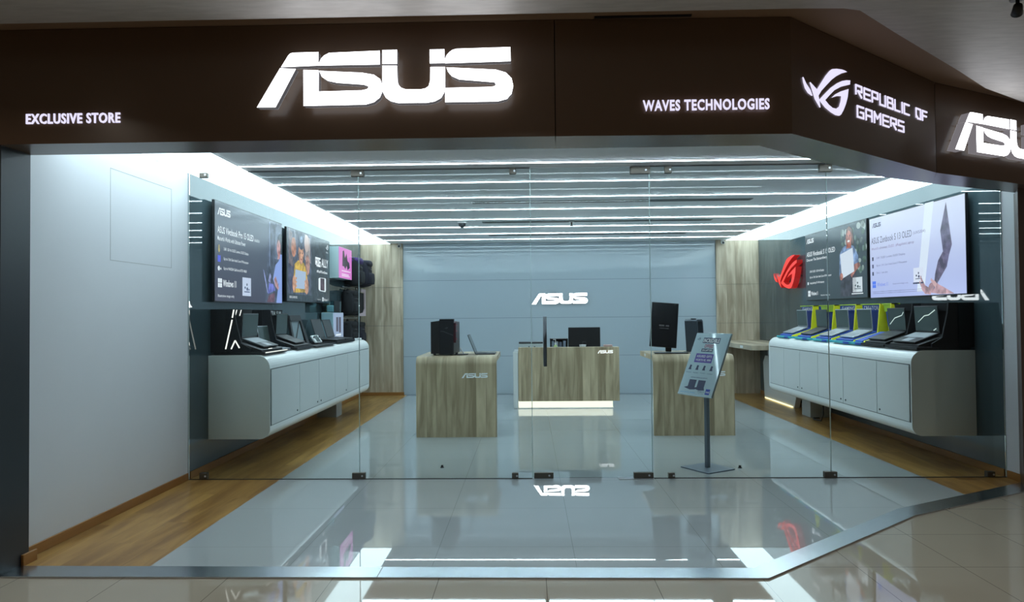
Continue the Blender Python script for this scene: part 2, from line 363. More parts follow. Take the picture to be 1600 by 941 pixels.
# access hatch outline in the left white wall
b = MB()
for y0, y1, z0, z1 in ((5.13, 6.026, 2.630, 2.634), (5.13, 6.026, 1.934, 1.938), (5.13, 5.134, 1.934, 2.634), (6.022, 6.026, 1.934, 2.634)):
    b.box(XL - .002, XL + 0.0012, y0, y1, z0, z1)
struct('trim_7', b, mat('hatch_gap', (0.38, 0.40, 0.40), 0.6))
b = MB(); b.box(XL - .004, XL + 0.004, YG - 0.012, YG - .002, 0.07, HC); struct('trim_8', b, mat('wall_edge_bead', (0.35, 0.4, 0.42), 0.4))
b = MB(); b.box(XR - .004, XR + 0.004, YG + 0.002, YG + .012, 0.07, HC); struct('trim_9', b, M_groove)
# ceilings
b = MB(); b.prism([(XL, 4.3), (1.4, 4.3), (3.2, 5.66), (XR, 6.12), (XR, YB + .03), (XL, YB + .03)], xyz, HC, HC + 0.1); struct('ceiling', b, M_ceiling)
edge = [(-9, 3.70), (1.44, 3.70), (1.70, 3.71), (1.80, 3.74), (2.158, 4.058), (2.52, 4.371), (2.942, 4.736), (3.351, 5.103), (3.883, 5.467), (4.6, 5.80), (9, 7.4)]
b = MB(); b.prism(edge + [(9, -6), (-9, -6)], xyz, 3.12, 3.30); struct('ceiling_front', b, M_mallceil)
b = MB(); b.prism([(-9, 3.4), (1.9, 3.4), (4.6, 5.5), (9, 7.2), (9, 9), (-9, 9)], xyz, HT + 0.004, 3.4); struct('ceiling_recess', b, M_recess)
b = MB(); b.box(0.39, 0.94, 3.915, 3.935, HT - 0.004, HT + 0.02); struct('trim_10', b, M_black)
# fascia: four hollow-box panels
def panel(name, a0, a1, inner):
    b = MB(); b.prism([a0, a1] + inner[::-1], xyz, HS, HT); o = struct(name, b, M_fascia); return o
def lerp(p, q, t): return (p[0] + (q[0] - p[0]) * t, p[1] + (q[1] - p[1]) * t)
panel('fascia', FR[0], lerp(FR[1], FR[0], .0007), [IN[0], (0.1745, 4.245)])
panel('fascia', lerp(FR[1], FR[2], .0016), FR[2], [(0.1745, 4.245), IN[2]])
panel('fascia', FR[2], lerp(FR[3], FR[2], .0012), [IN[2], IN[3], IN[4], IN[5]])
panel('fascia', lerp(FR[3], FR[4], .0012), FR[4], [IN[5], IN[6], IN[7]])

# ------------------------------------------------------------ ceiling lamps and fittings
for side, x0, x1, lab in ((0, XL + .004, -2.585, 'long glowing white ceiling light panel above the left dark glass wall'), (1, 3.668, XR - .004, 'long glowing white ceiling light panel above the right dark glass wall')):
    ys = 4.42 if side == 0 else 6.2
    t = thing('ceiling_light_panel', lab, 'ceiling light', ((x0 + x1) / 2, ys, HC), group=None)
    b = MB(); b.box(x0, x1, ys, YB - .03, HC - .004, HC - .001); b.build('backing', M_groove, t, True)
    y = YB - .035
    while y > ys + .1:
        y0 = max(ys, y - 0.445)
        b = MB(); b.box(x0 + .004, x1 - .004, y0 + .008, y - .006, HC - .012, HC - .004); b.build('diffuser', M_ledpanel, t, True); y = y0
led_rows = [4.42, 5.25, 6.093, 6.965, 7.88, 8.80, 9.70, 10.56, 11.45, 12.30]  # first row is added, unseen, to brighten cabinet ends and front wall
where = ['added unseen behind the fascia to brighten the front', 'halfway between the fascia and the glass storefront', 'just in front of the glass storefront', 'second inside from the glass storefront', 'just in front of the longest slot vent', 'just behind the longest slot vent', 'just in front of the middle slot vent',
         'just behind the middle slot vent', 'just in front of the rear slot vent', 'nearest the pale back wall']
for k, y in enumerate(led_rows):
    x1 = (1.45, 2.5)[k] if k < 2 else 3.655
    t = thing('linear_light', 'thin white linear ceiling light ' + where[k], 'ceiling light', ((-2.585 + x1) / 2, y, HC), group='linear lights across the ceiling')
    b = MB(); b.box(-2.575, x1, y - .018, y + .018, HC - .007, HC - .0005); b.build('frame', M_white, t, True)
    b = MB(); b.box(-2.573, x1 - .002, y - .0145, y + .0145, HC - .010, HC - .007); b.build('diffuser', M_led, t, True)
for y, lab in ((8.28, 'long dark slot vent in the ceiling nearest the glass'), (10.07, 'dark slot vent in the ceiling, middle one of three'), (11.73, 'dark slot vent in the ceiling nearest the back wall')):
    t = thing('slot_vent', lab, 'vent', (1.0, y, HC), group='slot vents in the store ceiling')
    b = MB(); b.box(-.665, 2.665, y - .07, y + .07, HC - .006, HC - .001); b.build('frame', mat('vent_grey', (0.20, 0.22, 0.22), 0.5), t, True)
    for dy in (-.035, .035):
        b = MB(); b.box(-.64, 2.64, y + dy - .022, y + dy + .022, HC - .0075, HC - .0055); b.build('slot', M_groove, t, True)
t = thing('dome_camera', 'small grey dome on the store ceiling left of the sprinkler', 'security camera', (-.949, 9.939, HC))
b = MB(); b.cyl((0, 0, -.03), .075, .03, M_white, 24); b.build('base', M_white, t)
b = MB(); b.bm.free(); b.bm = bmesh.new(); bmesh.ops.create_uvsphere(b.bm, u_segments=20, v_segments=10, radius=.055)
for f in b.bm.faces: f.smooth = True
b.xform(Matrix.Translation((0, 0, -.04))); b.build('dome', M_dgrey, t)
t = thing('fire_sprinkler', 'small metal sprinkler head hanging from the store ceiling', 'sprinkler', (.637, 10.08, HC))
b = MB(); b.cyl((0, 0, -.012), .04, .012, None, 20); b.build('escutcheon', M_white, t)
b = MB(); b.cyl((0, 0, -.06), .012, .05, None, 12); b.cyl((0, 0, -.068), .028, .006, None, 16); b.build('nozzle', M_clamp, t)
for x, lab in ((-2.41, 'small bullet camera in the ceiling corner by the left wood cladding'), (3.60, 'small bullet camera in the ceiling corner by the right wood cladding')):
    t = thing('security_camera', lab, 'security camera', (x, YB - .06, HC), group='corner security cameras')
    b = MB(); b.cyl((0, 0, -.02), .03, .02, None, 16); b.build('mount', M_white, t)
    b = MB(); b.tube([(0, .02, -.02), (0, 0, -.05), (0, -.05, -.06)], .03, None, 14); b.build('body', M_white, t)
    b = MB(); b.cyl((0, -.054, -.06), .024, .004, None, 16, axis='Y'); b.build('lens', M_black, t)
# added fill: unseen downlights made up to light the mall side
spots = [(-3.2, 2.6), (0.0, 1.9), (2.6, 1.6), (-2.0, -0.6), (1.4, -0.6), (4.6, 0.6), (4.9, 3.2), (-4.8, 0.4), (-0.4, -3.0), (3.2, -3.0)]
for k, (x, y) in enumerate(spots):
    t = thing('added_downlight', 'added unseen downlight filling the mall side with light', 'ceiling light', (x, y, 3.12), group='added mall fill downlights')
    b = MB(); b.cyl((0, 0, -.010), .085, .009, None, 28); b.build('trim_ring', M_white, t)
    b = MB(); b.cyl((0, 0, -.013), .065, .003, None, 24); b.build('lens', glow('added_fill_lens', (1.0, 0.82, 0.6), 3.0), t)
    L = bpy.data.lights.new('mall_fill_lamp', 'AREA'); L.shape = 'DISK'; L.size = 0.13; L.energy = MALL_FILL; L.color = (1.0, 0.88, 0.74); L.spread = math.radians(150)
    lo = bpy.data.objects.new('lamp', L); COL.objects.link(lo); lo.parent = t; lo.location = (0, 0, -0.02)
t = thing('ceiling_spotlight', 'small black spotlight hanging from the mall ceiling, top right', 'spotlight', (2.55, 3.62, 3.12))
b = MB(); b.cyl((0, 0, -.012), .035, .012, None, 18); b.build('base', M_black, t)
b = MB(); b.tube([(0, 0, -.005), (0, 0, -.055)], .009, None, 10); b.build('stem', M_black, t)
b = MB(); b.tube([(-.012, -.02, -.05), (.012, .025, -.075)], [.02, .027], None, 16); b.build('head', M_black, t)

# ------------------------------------------------------------ fascia signs
front = lambda u, v, w: (u, 3.95 - w, v)
A2, B2, C2 = Vector(FR[2]), Vector(FR[3]), Vector(FR[4])
def slant(A, B):
    d = (B - A).normalized(); n = Vector((d.y, -d.x))
    return lambda u, v, w: (A.x + d.x * u + n.x * w, A.y + d.y * u + n.y * w, v)
def letter_sign(name, label, u0, v0, w, fn, hs, off=0.03, deep=0.05, m=M_sign, back=None, side=None, cat='sign'):
    c = fn(u0 + w / 2, v0, 0); t = thing(name, label, cat, c)
    for k in ASUS:
        b = MB()
        for poly in ASUS[k]:
            P = [(u0 + x * w, v0 + y * w * hs) for x, y in poly]
            b.prism(P, fn, off, off + deep, side or M_signside)
            b.flat(P, fn, off + deep + .0006, m)
            if back: b.flat(P, fn, off - .0006, back)  # glowing backs added to throw a bloom-like halo on the fascia
        b.build('letter', m, t, True)
    for x, y in ((.077, .07), (.2, .19), (.21, .06), (.3, .19), (.46, .06), (.53, .19), (.6, .035), (.71, .19), (.8, .19), (.96, .06)):
        u, v = u0 + x * w, v0 + y * w * hs; b = MB()
        b.prism([(u + .006 * math.cos(q * PI / 4), v + .006 * math.sin(q * PI / 4)) for q in range(8)], fn, 0.0005, off + .001)
        b.build('standoff_pin', M_dgrey, t, True)
    return t
letter_sign('illuminated_sign', 'large glowing white four-letter logo on the front of the dark fascia', -1.522, 2.6785, 1.447, front, 1.0, 0.065, 0.04, M_sign, back=glow('sign_added_halo', (.86, .92, 1.0), 1.3))
fn3 = slant(B2, C2)
letter_sign('illuminated_sign', 'glowing white four-letter logo on the right fascia panel, cut by the picture edge', 0.093, 2.683, 1.45, fn3, 0.97, 0.025, 0.06, M_sign, back=glow('sign_added_halo_dim', (.86, .92, 1.0), .8), side=glow('sign_return_lit', (.8, .74, .8), .22))
def text_sign(name, label, body, u0, u1, v0, v1, fn, bold):
    b = MB(); put_text(b, body, u0, u1, v0, v1, fn, 0.008, M_text, bold); put_text(b, body, u0, u1, v0, v1, fn, 0.001, M_text, bold, 0.007)
    return tag(b.build(name, M_text), label, 'sign')
text_sign('sign_lettering', 'small glowing lettering at the left end of the fascia', 'EXCLUSIVE STORE', -2.922, -2.365, 2.634, 2.694, front, 0.022)
text_sign('sign_lettering', 'small glowing lettering on the fascia right of the seam', 'WAVES TECHNOLOGIES', .663, 1.380, 2.653, 2.716, front, 0.025)
fn2 = slant(A2, B2)
b = MB()
for poly in EYE_MARK: b.prism([(.113 + x * .545, 2.705 + y * .545) for x, y in poly], fn2, .001, .008, M_text)
tag(b.build('emblem_sign', M_text), 'glowing eye-shaped emblem on the angled fascia panel', 'sign')
t = thing('sign_lettering', 'two lines of glowing angular lettering beside the eye emblem', 'sign', fn2(1.26, 2.74, 0))
for wd, u0, u1, v0, v1 in (('REPUBLIC', .735, 1.502, 2.872, 2.940), ('OF', 1.594, 1.785, 2.872, 2.940), ('GAMERS', .750, 1.415, 2.740, 2.808)):
    b = MB(); stroke_text(b, wd, u0, u1, v0, v1, fn2, .001, M_text, 0.165); b.build('word', M_text, t, True)
# back wall logo
wallfn = lambda u, v, w: (u, YB + .03 - w, v)
letter_sign('illuminated_sign', 'glowing white four-letter logo on the pale back wall above the cash desk', .062, 1.680, 1.04, wallfn, 0.90, .008, .025, glow('wall_sign_led', (.94, .96, 1.0), 9.0))

# ------------------------------------------------------------ glass storefront
seams = [(XL + .006, -1.561), (-1.561, .022), (1.112, 2.712), (2.712, XR - .006)]
clampsT = {0: [], 1: [(-.165, -.106)], 2: [(1.252, 1.315)], 3: []}
def clamp(parent, x0, x1, z0, z1, nm='patch_clamp'):
    b = MB(); b.box(x0, x1, YG - .022, YG + .022, z0, z1, bev=.004); o = b.build(nm, M_clamp, parent)
    c = MB(); c.cyl((x0 + (x1 - x0) * .78, YG - .0235, (z0 + z1) / 2), .009, .003, None, 12, axis='Y'); c.build('bolt', M_silver, o)
    return o
for k, (x0, x1) in enumerate(seams):
    b = MB(); b.box(x0 + .003, x1 - .003, YG - .005, YG + .005, .006, HC - .002); w = struct('window_%d' % (k + 1), b, M_glass)
    for e in (0, 1):
        b = MB(); xx = (x0 + .001, x1 - .001)[e]; b.box(xx - .0015, xx + .0015, YG - .0052, YG + .0052, .006, HC - .002); b.build('glass_edge', mat('green_glass_edge', (0.45, 0.60, 0.60), 0.2), w)
    b = MB(); b.box(x0 + .003, x1 - .003, YG - .007, YG + .007, 0.0, .006); b.build('floor_channel', M_dgrey, w)
    b = MB(); b.box(x0 + .003, x1 - .003, YG - .007, YG + .007, HC - .010, HC - .001); b.build('ceiling_channel', M_dgrey, w)
    if k == 0: clamp(w, -1.628, -1.508, 2.782, 2.843); clamp(w, -1.628, -1.508, .006, .062); clamp(w, -3.04, -2.968, .006, .065); clamp(w, -3.04, -2.968, 2.79, 2.843)
    if k == 1: clamp(w, -.166, -.107, 2.785, 2.843); clamp(w, -.166, -.107, .004, .056)
    if k == 2: clamp(w, 1.251, 1.314, 2.775, 2.838); clamp(w, 1.250, 1.308, .004, .052); clamp(w, 2.648, 2.762, 2.768, 2.836); clamp(w, 2.647, 2.760, .004, .058)
    if k == 3: clamp(w, 4.084, 4.156, .004, .054)
b = MB(); b.box(.026, 1.108, YG - .006, YG + .006, .010, 2.838); dr = struct('door_1', b, M_glass)
for xx in (.0245, 1.1095):
    b = MB(); b.box(xx - .0015, xx + .0015, YG - .0062, YG + .0062, .010, 2.838); b.build('glass_edge', MATS['green_glass_edge'], dr)
clamp(dr, .938, 1.120, 2.772, 2.840, 'top_pivot'); clamp(dr, .938, 1.116, .006, .056, 'bottom_pivot'); clamp(dr, .036, .212, .006, .058, 'bottom_lock')
b = MB(); b.box(.80, 1.12, YG - .045, YG + .045, 0.0, .005); b.build('floor_spring_plate', M_silver, dr)
for s in (-1, 1):
    b = MB(); b.tube([(.146, YG + s * .055, 1.025), (.146, YG + s * .055, 1.475)], .0155, None, 14)
    h = b.build('handle', M_handle, dr)
    for z in (1.10, 1.40):
        b = MB(); b.tube([(.146, YG + s * .006, z), (.146, YG + s * .055, z)], .008, None, 10); b.build('handle_post', M_handle, h)

# ------------------------------------------------------------ wood islands
def island(label, X0, X1, Yf, Yb, logo_u, lw):
    t = thing('display_island', label, 'display table', ((X0 + X1) / 2, Yf, 0), group='waterfall display islands')
    w = (X1 - X0) / 2; R = .10; T = .065; H = .985; D = Yb - Yf
    prof = [(0, 0), (0, H - R)] + [(R - R * math.cos(a), H - R + R * math.sin(a)) for a in [k * PI / 2 / 8 for k in range(1, 9)]] + [(D, H)]
    r2 = R - T * .6
    prof += [(D, H - T), (R, H - T)] + [(R - r2 * math.sin(a), H - T - r2 + r2 * math.cos(a)) for a in [k * PI / 2 / 5 for k in range(1, 6)]] + [(R - r2, 0)]
    b = MB(); b.prism(prof, lambda u, v, q: (q, u, v), -w, w)
    for f in b.bm.faces:
        n = f.normal
    o = b.build('waterfall_top', M_islandwood, t)
    b = MB(); b.box(-w + .14, w - .14, D * .45, D * .45 + .05, 0, H - T); b.build('rear_support', M_islandwood, t)
    b = MB(); asus_flat(b, logo_u - (X0 + X1) / 2, .722, lw, lambda u, v, q: (u, -q, v), .0005, M_logowhite, .004, hs=.86); b.build('logo', M_logowhite, t)
    b = MB()
    sx = w if X0 < 0 else -w
    b.box(min(sx, sx + .003 * (1 if sx > 0 else -1)), max(sx, sx + .003 * (1 if sx > 0 else -1)), D - .45, D - .35, H - T + .015, H - .015); b.build('power_outlet', M_white, t)
    return t
isl1 = island('left wooden display island carrying the black tower computer', -1.39, -.40, 8.47, 9.62, -.829, .321)
isl2 = island('right wooden display island behind the slanted poster stand', 1.517, 2.50, 8.51, 9.50, 2.066, .325)

# ------------------------------------------------------------ cash desk
t = thing('cash_desk', 'wooden cash desk on a glowing plinth before the back wall', 'counter', (.6, 10.98, 0))
b = MB(); b.box(-.172, 1.424, 10.975, 11.035, .118, .967, bev=.003); b.build('front_panel', M_islandwood, t, True)
b = MB(); b.box(-.172, 1.424, 11.035, 11.16, .925, .967, bev=.003); b.build('ledge', M_islandwood, t, True)
b = MB(); b.box(-.172, 1.424, 11.035, 11.70, .78, .82, bev=.003); b.build('worktop', M_cabinet, t, True)
for x0, x1 in ((1.35, 1.415), (-.16, -.10)):
    b = MB(); b.box(x0, x1, 11.04, 11.68, .12, .78); b.build('side_panel', M_cabinet, t, True)
b = MB(); b.box(-.255, -.176, 10.97, 11.70, .0, .905, bev=.012); b.build('white_return', M_cabinet, t, True)
b = MB(); b.box(-.172, 1.32, 11.02, 11.60, 0.012, .116); b.build('glowing_plinth', M_plinth, t, True)
b = MB(); b.box(-.172, 1.335, 11.01, 11.62, 0, .012); b.build('plinth_base', M_white, t, True)
b = MB(); asus_flat(b, 1.083, .868, .243, lambda u, v, q: (u, 10.975 - q, v), .0005, glow('desk_logo_led', (1, 1, 1), 1.2), .006, hs=.95); b.build('logo', MATS['desk_logo_led'], t, True)
# things on the cash desk
t = thing('desktop_printer', 'low pale grey box with a black lid at the left end of the cash desk', 'printer', (.03, 11.32, .82))
b = MB(); b.box(-.20, .20, -.16, .16, .0, .205, bev=.012); b.build('body', mat('pale_grey_plastic', (0.42, 0.48, 0.50), 0.4), t)
b = MB(); b.box(-.195, .195, -.165, .165, .206, .226, bev=.006); b.build('lid', M_black, t)
for x in (-.03, .06):
    b = MB(); b.cyl((x, -.166, .15), .012, .008, None, 14, axis='Y'); b.build('button', M_dgrey, t)
t = thing('desk_monitor', 'wide black monitor seen from behind on the cash desk', 'monitor', (.91, 11.42, .82))
b = MB(); b.box(-.262, .262, -.02, .02, .115, .455, bev=.008); b.build('panel', M_black, t)
b = MB(); b.box(-.14, .14, .02, .045, .20, .38, bev=.010); b.build('rear_housing', M_black, t)
b = MB(); b.box(-.03, .03, -.04, 0, .01, .22, bev=.006); b.build('neck', M_black, t)
b = MB(); b.box(-.12, .12, -.10, .08, 0, .012, bev=.005); b.build('base', M_black, t)
t = thing('pump_bottle', 'small green pump bottle beside the monitor on the cash desk', 'bottle', (.43, 11.25, .82))
b = MB(); b.cyl((0, 0, 0), .034, .15, None, 20); b.cyl((0, 0, .15), .034, .03, None, 20, .014); b.build('bottle_body', mat('pale_green_gel', (0.42, 0.52, 0.22), 0.2), t)
b = MB(); b.cyl((0, 0, .18), .014, .03, None, 14); b.tube([(0, 0, .20), (0, 0, .265), (-.035, -.01, .26)], .007, None, 10); b.build('pump', M_white, t)
t = thing('file_tray', 'black rack of upright grey files between bottle and monitor', 'file rack', (.50, 11.52, .82))
b = MB(); b.box(-.15, .14, -.11, .11, 0, .015); b.box(-.15, -.135, -.11, .11, 0, .27); b.box(.125, .14, -.11, .11, 0, .27); b.box(-.15, .14, .095, .11, 0, .27); b.box(-.15, .14, -.11, .11, .255, .27); b.build('rack', M_black, t)
for k, cl in enumerate(('leftmost', 'second', 'third', 'rightmost')):
    b = MB(); x = -.125 + k * .062; b.box(x, x + .044, -.10, .09, .016, .235 - .012 * (k % 3), bev=.004)
    tag(b.build('ring_binder', mat('grey_binder_%d' % (k % 3), [(.20, .24, .30), (.30, .34, .38), (.10, .12, .16)][k % 3], .5)), 'upright grey binder, %s in the black rack on the cash desk' % cl, 'binder', 'binders in the desk rack').location = (.50, 11.52, .82)
t = thing('paper_cup', 'white paper cup in front of the desk monitor', 'cup', (.87, 11.25, .82))
b = MB(); b.cyl((0, 0, 0), .035, .17, None, 20, .052); b.build('cup_body', M_white, t)
b = MB(); b.cyl((0, 0, .165), .055, .012, None, 20); b.build('rim', M_white, t)
b = MB(); b.box(-.07, .07, -.05, .05, 0, .035, bev=.01); tag(b.build('card_terminal', mat('pinkish_plastic', (0.5, .34, .32), .5)), 'small pinkish card terminal at the right end of the cash desk', 'card terminal').location = (1.26, 11.1, .967)

# ------------------------------------------------------------ laptops and desktop machines
def laptop(label, loc, rotz, w=.36, d=.245, open_deg=108, tilt=0.0, shell=M_dgrey, deck=M_dgrey, screen=M_screen_off, group=None, lit=None):
    """local frame: front edge at -x... the keyboard looks to +x, hinge at x=0, y across"""
    t = thing('laptop', label, 'laptop', loc, rotz, group)
    R = Matrix.Rotation(tilt, 4, 'Y')
    h = w / 2
    b = MB(); b.box(0, d, -h, h, 0, .017, bev=.004); b.xform(R); base = b.build('keyboard_deck', shell, t)
    b = MB(); b.box(.02, d * .56, -h * .9, h * .9, .0171, .0182)
    b.xform(R); b.build('key_bed', mat('silver_key_bed', (.34, .36, .39), .4) if deck is M_silver else M_key, base)
    b = MB()
    for r in range(5):
        for c in range(13):
            x0 = .024 + r * (d * .5 / 5); y0 = -h * .86 + c * (h * 1.72 / 13)
            b.box(x0, x0 + d * .08, y0, y0 + h * .11, .0182, .0195)
    b.xform(R); b.build('keys', mat('silver_keys', (.52, .54, .57), .4) if deck is M_silver else M_dgrey, base)
    b = MB(); b.box(d * .62, d * .93, -h * .32, h * .32, .0171, .0178); b.xform(R); b.build('touchpad', deck, base)
    a = math.radians(open_deg)
    lid = Matrix.Translation((0, 0, .016)) @ Matrix.Rotation(-a, 4, 'Y')
    L = R @ lid
    b = MB(); b.box(.004, d, -h, h, -.004, .004, bev=.0025); b.xform(L); s = b.build('screen_lid', shell, t)
    b = MB(); b.box(.014, d - .010, -h + .008, h - .008, -.0052, -.0041); b.xform(L); b.build('display', screen, s)
    b = MB(); b.tube([(0, -h * .8, .014), (0, h * .8, .014)], .007, None, 8); b.xform(R); b.build('hinge', M_black, t)
    if lit:
        b = MB()
        for (p, q) in lit:
            (x0, y0), (x1, y1) = p, q
            dx, dy = x1 - x0, y1 - y0; l = math.hypot(dx, dy); nx, ny = -dy / l * .005, dx / l * .005
            b.faces([(x0 + nx, y0 + ny, -.0056), (x1 + nx, y1 + ny, -.0056), (x1 - nx, y1 - ny, -.0056), (x0 - nx, y0 - ny, -.0056)], [(0, 1, 2, 3)])
        b.xform(L); b.build('glowing_line', glow('screen_line_glow', (.75, .9, .85), .8), s)
    return t

def module(label, loc, rotz, w, near, style, group, text=None, lit=False):
    """sales riser for one laptop; local x points to the aisle, y runs along the wall, near=-1/+1 marks the wing's end"""
    t = thing('laptop_riser', label, 'display stand', loc, rotz, group)
    h = w / 2
    tray_m, back_m, wing_m, top_m = {'yellow': (M_teal, M_blue, M_yellow, M_lime), 'black': (M_black, M_blackm, M_blackm, M_black)}[style]
    b = MB(); b.box(.03, .545, -h, h, .0, .028, bev=.004); b.build('tray', tray_m, t)
    if style == 'yellow':
        b = MB(); b.box(.5455, .5485, near * h * .55 - .07, near * h * .55 + .07, .001, .027); b.build('blue_patch', M_blue, t)
    b = MB(); b.prism([(.06, .028), (.50, .028), (.50, .045), (.215, .142), (.06, .142)], lambda u, v, q: (u, q, v), -h + .02, h - .05 if near > 0 else h - .02); b.build('ramp', M_blue if style == 'yellow' else M_black, t)
    b = MB(); b.prism([(.05, .028), (.10, .028), (.15, .45), (.10, .45)], lambda u, v, q: (u, q, v), -h + .015, h - .015); b.build('back_board', back_m, t)
    b = MB(); b.prism([(.135, .375), (.165, .375), (.178, .455), (.145, .455)], lambda u, v, q: (u, q, v), -h + .03, h - .03); hd = b.build('header', M_blue if (style == 'yellow' and text) else (top_m if style == 'yellow' else M_blackm), t)
    if text:
        b = MB(); put_text(b, text, -h * .72, h * .72, .392, .442, lambda u, v, q: (.1695 + (v - .375) * .1625, (u if True else u), v), 0, M_logowhite, .03); b.build('header_text', M_logowhite, hd)
    if style == 'yellow':
        b = MB(); b.box(.095, .19, -h + .01, h, .456, .468); b.build('top_board', top_m, t)
    ya, yb = (h - .022, h) if near > 0 else (-h, -h + .022)
    wing = [(.10, .028), (.235, .028), (.19, .468), (.115, .468)] if style == 'yellow' else [(.10, .028), (.40, .028), (.40, .06), (.30, .12), (.245, .36), (.235, .455), (.10, .455)]
    b = MB(); b.prism(wing, lambda u, v, q: (u, q, v), ya, yb); b.build('side_wing', wing_m, t)
    if style == 'yellow':
        b = MB(); b.prism([(.0, .028), (.096, .028), (.096, .45), (.05, .45)], lambda u, v, q: (u, q, v), ya + near * .002, yb + near * .002); b.build('blue_edge_board', M_blue, t)
        b = MB(); b.prism([(.235, .029), (.50, .029), (.49, .045), (.225, .13)], lambda u, v, q: (u, q, v), ya - .004, yb - .001); b.build('wing_foot', M_yellow, t)
    else:
        b = MB(); b.box(.0, .145, ya + near * .004, yb + near * .004, .028, .455); b.build('end_slab', M_black, t)
        b = MB(); b.box(.44, .546, -h, h, .0281, .0285); b.build('tray_inlay', M_blackm, t)
    if lit:
        m = glow('riser_edge_glow', (1.0, .97, .9), 1.3)
        b = MB(); yl = ya - .003 if near < 0 else yb + .003
        for p, q in (((.150, .06), (.215, .35)), ((.217, .37), (.232, .45)), ((.205, .06), (.245, .145)), ((.245, .145), (.288, .07))):
            dx, dz = q[0] - p[0], q[1] - p[1]; l = math.hypot(dx, dz); nx, nz = -dz / l * .006, dx / l * .006
            b.prism([(p[0] + nx, p[1] + nz), (q[0] + nx, q[1] + nz), (q[0] - nx, q[1] - nz), (p[0] - nx, p[1] - nz)], lambda u, v, w_: (u, w_, v), yl - .002, yl + .002)
        b.box(.5465, .549, -h, h, .018, .026)
        for yy in (-h * .3, h * .05):
            b.prism([(yy - .06, .39), (yy - .045, .39), (yy - .03, .45), (yy - .045, .45)], lambda u, v, w_: (.17 + (v - .375) * .1625 + w_, u, v), .001, .004)
        b.box(.50, .506, -.11, -.02, .05, .056)
        b.build('glowing_strip', m, t)
    return t

# ------------------------------------------------------------ wall cabinets
def wall_cabinet(label, side, Y0, Y1, doors, locks):
    """side=-1 on the left wall, +1 on the right"""
    xw = XL if side < 0 else XR
    sx = 1 if side < 0 else -1
    t = thing('wall_cabinet', label, 'cabinet', (xw + sx * .3, Y0, 0), group='floating white wall cabinets')
    Z0, Z1, D = .30, 1.118, .612; R = .125; R2 = .10
    prof = [(0.003, Z0), (D - R2, Z0)] + [(D - R2 + R2 * math.sin(a), Z0 + R2 - R2 * math.cos(a)) for a in [k * PI / 2 / 7 for k in range(1, 8)]] + \
           [(D - R + R * math.cos(a), Z1 - R + R * math.sin(a)) for a in [k * PI / 2 / 8 for k in range(0, 9)]] + [(0.003, Z1)]
    b = MB(); b.prism(prof, lambda u, v, q: (xw + sx * u, q, v), Y0, Y1)
    for f in b.bm.faces: pass
    b.build('body', mat('white_lacquer_lit_body', (0.86, 0.88, 0.87), 0.25), t, True)  # lighter copy of the door lacquer; brightness of the ends painted in
    b = MB(); b.box(*sorted((xw + sx * (D - .002), xw + sx * (D + .0015))), Y0 + .012, Y1 - .05, .425, .985); b.build('shadow_gap', M_groove, t, True)
    for k, (a, c) in enumerate(zip(doors, doors[1:])):
        b = MB(); b.box(*sorted((xw + sx * (D + .0005), xw + sx * (D + .007))), a + .004, c - .004, .432, .975, bev=.002); dd = b.build('door', M_cabinet, t, True)
        for z_, y_ in ([(.475, locks[k])] if locks[k] else []):
            b = MB(); b.cyl((xw + sx * (D + .007), y_, z_), .010, sx * .005, None, 14, axis='X'); o = b.build('lock', M_dgrey, dd); o.location = -Vector(t.location)
    yp = Y1 - .75
    b = MB(); b.box(*sorted((xw + sx * .004, xw + sx * .30)), yp, yp + .30, 0, Z0, bev=.004); b.build('pedestal', mat('grey_lacquer', (.40, .42, .42), .4), t, True)
    return t
cabL = wall_cabinet('long white floating cabinet on the left dark glass wall', -1, 6.72, 10.92, [6.745, 7.58, 8.29, 8.98, 9.60, 10.33, 10.86], [7.50, 8.22, 8.36, 9.52, None, None])
cabR = wall_cabinet('long white floating cabinet on the right dark glass wall', 1, 6.73, 10.66, [6.755, 7.38, 8.16, 8.86, 9.45, 10.03, 10.60], [7.44 - .12, 8.10, 8.22, 9.38, 9.52, None])
ZT = 1.119
# risers and laptops on the right cabinet
yg = 'yellow laptop risers on the right cabinet'
ydat = [(10.26, 'far end of the right cabinet'), (9.58, 'second from the far end'), (8.96, 'third from the far end'), (8.37, 'fourth from the far end'), (7.995, 'narrow and half hidden behind the black riser')]
laptop_m = [(M_silver, M_silver), (M_dgrey, M_dgrey), (M_silver, M_silver), (M_silver, M_silver)]
hdr = ['GAMING', None, 'GAMING', 'CREATOR', None]
for k, (y, wh) in enumerate(ydat):
    module('yellow and blue laptop riser, ' + wh, (XR, y, ZT), PI, .49 if k < 4 else .235, 1, 'yellow', yg, hdr[k])
    if k < 4:
        laptop(('silver open laptop' if k != 1 else 'dark open laptop') + ' on the yellow riser ' + ['at the far end', 'second from the far end', 'third from the far end', 'nearest the black risers'][k],
               (XR - .235, y + .015, ZT + .148), PI, .355, .245, 106, math.radians(20), laptop_m[k][0], laptop_m[k][1], M_screen_off, 'laptops on the yellow risers')
ln1 = [((.205, -.155), (.17, -.12)), ((.17, -.12), (.14, .03)), ((.14, .03), (.07, .14))]
ln2 = [((.225, -.165), (.175, -.05)), ((.175, -.05), (.165, .03)), ((.165, .03), (.10, .15)), ((.04, -.16), (.02, -.11))]
mirror = lambda L: [((a[0], -a[1]), (c[0], -c[1])) for a, c in L]
module('black laptop riser next to the yellow risers', (XR, 7.62, ZT + .0005), PI, .50, 1, 'black', 'black laptop risers on the right cabinet')
laptop('black open laptop with a bright crack-like line, next to the yellow risers', (XR - .235, 7.66, ZT + .148), PI, .36, .25, 106, math.radians(20), M_black, M_dgrey, M_screen_off, 'black laptops on the right cabinet', mirror(ln1))
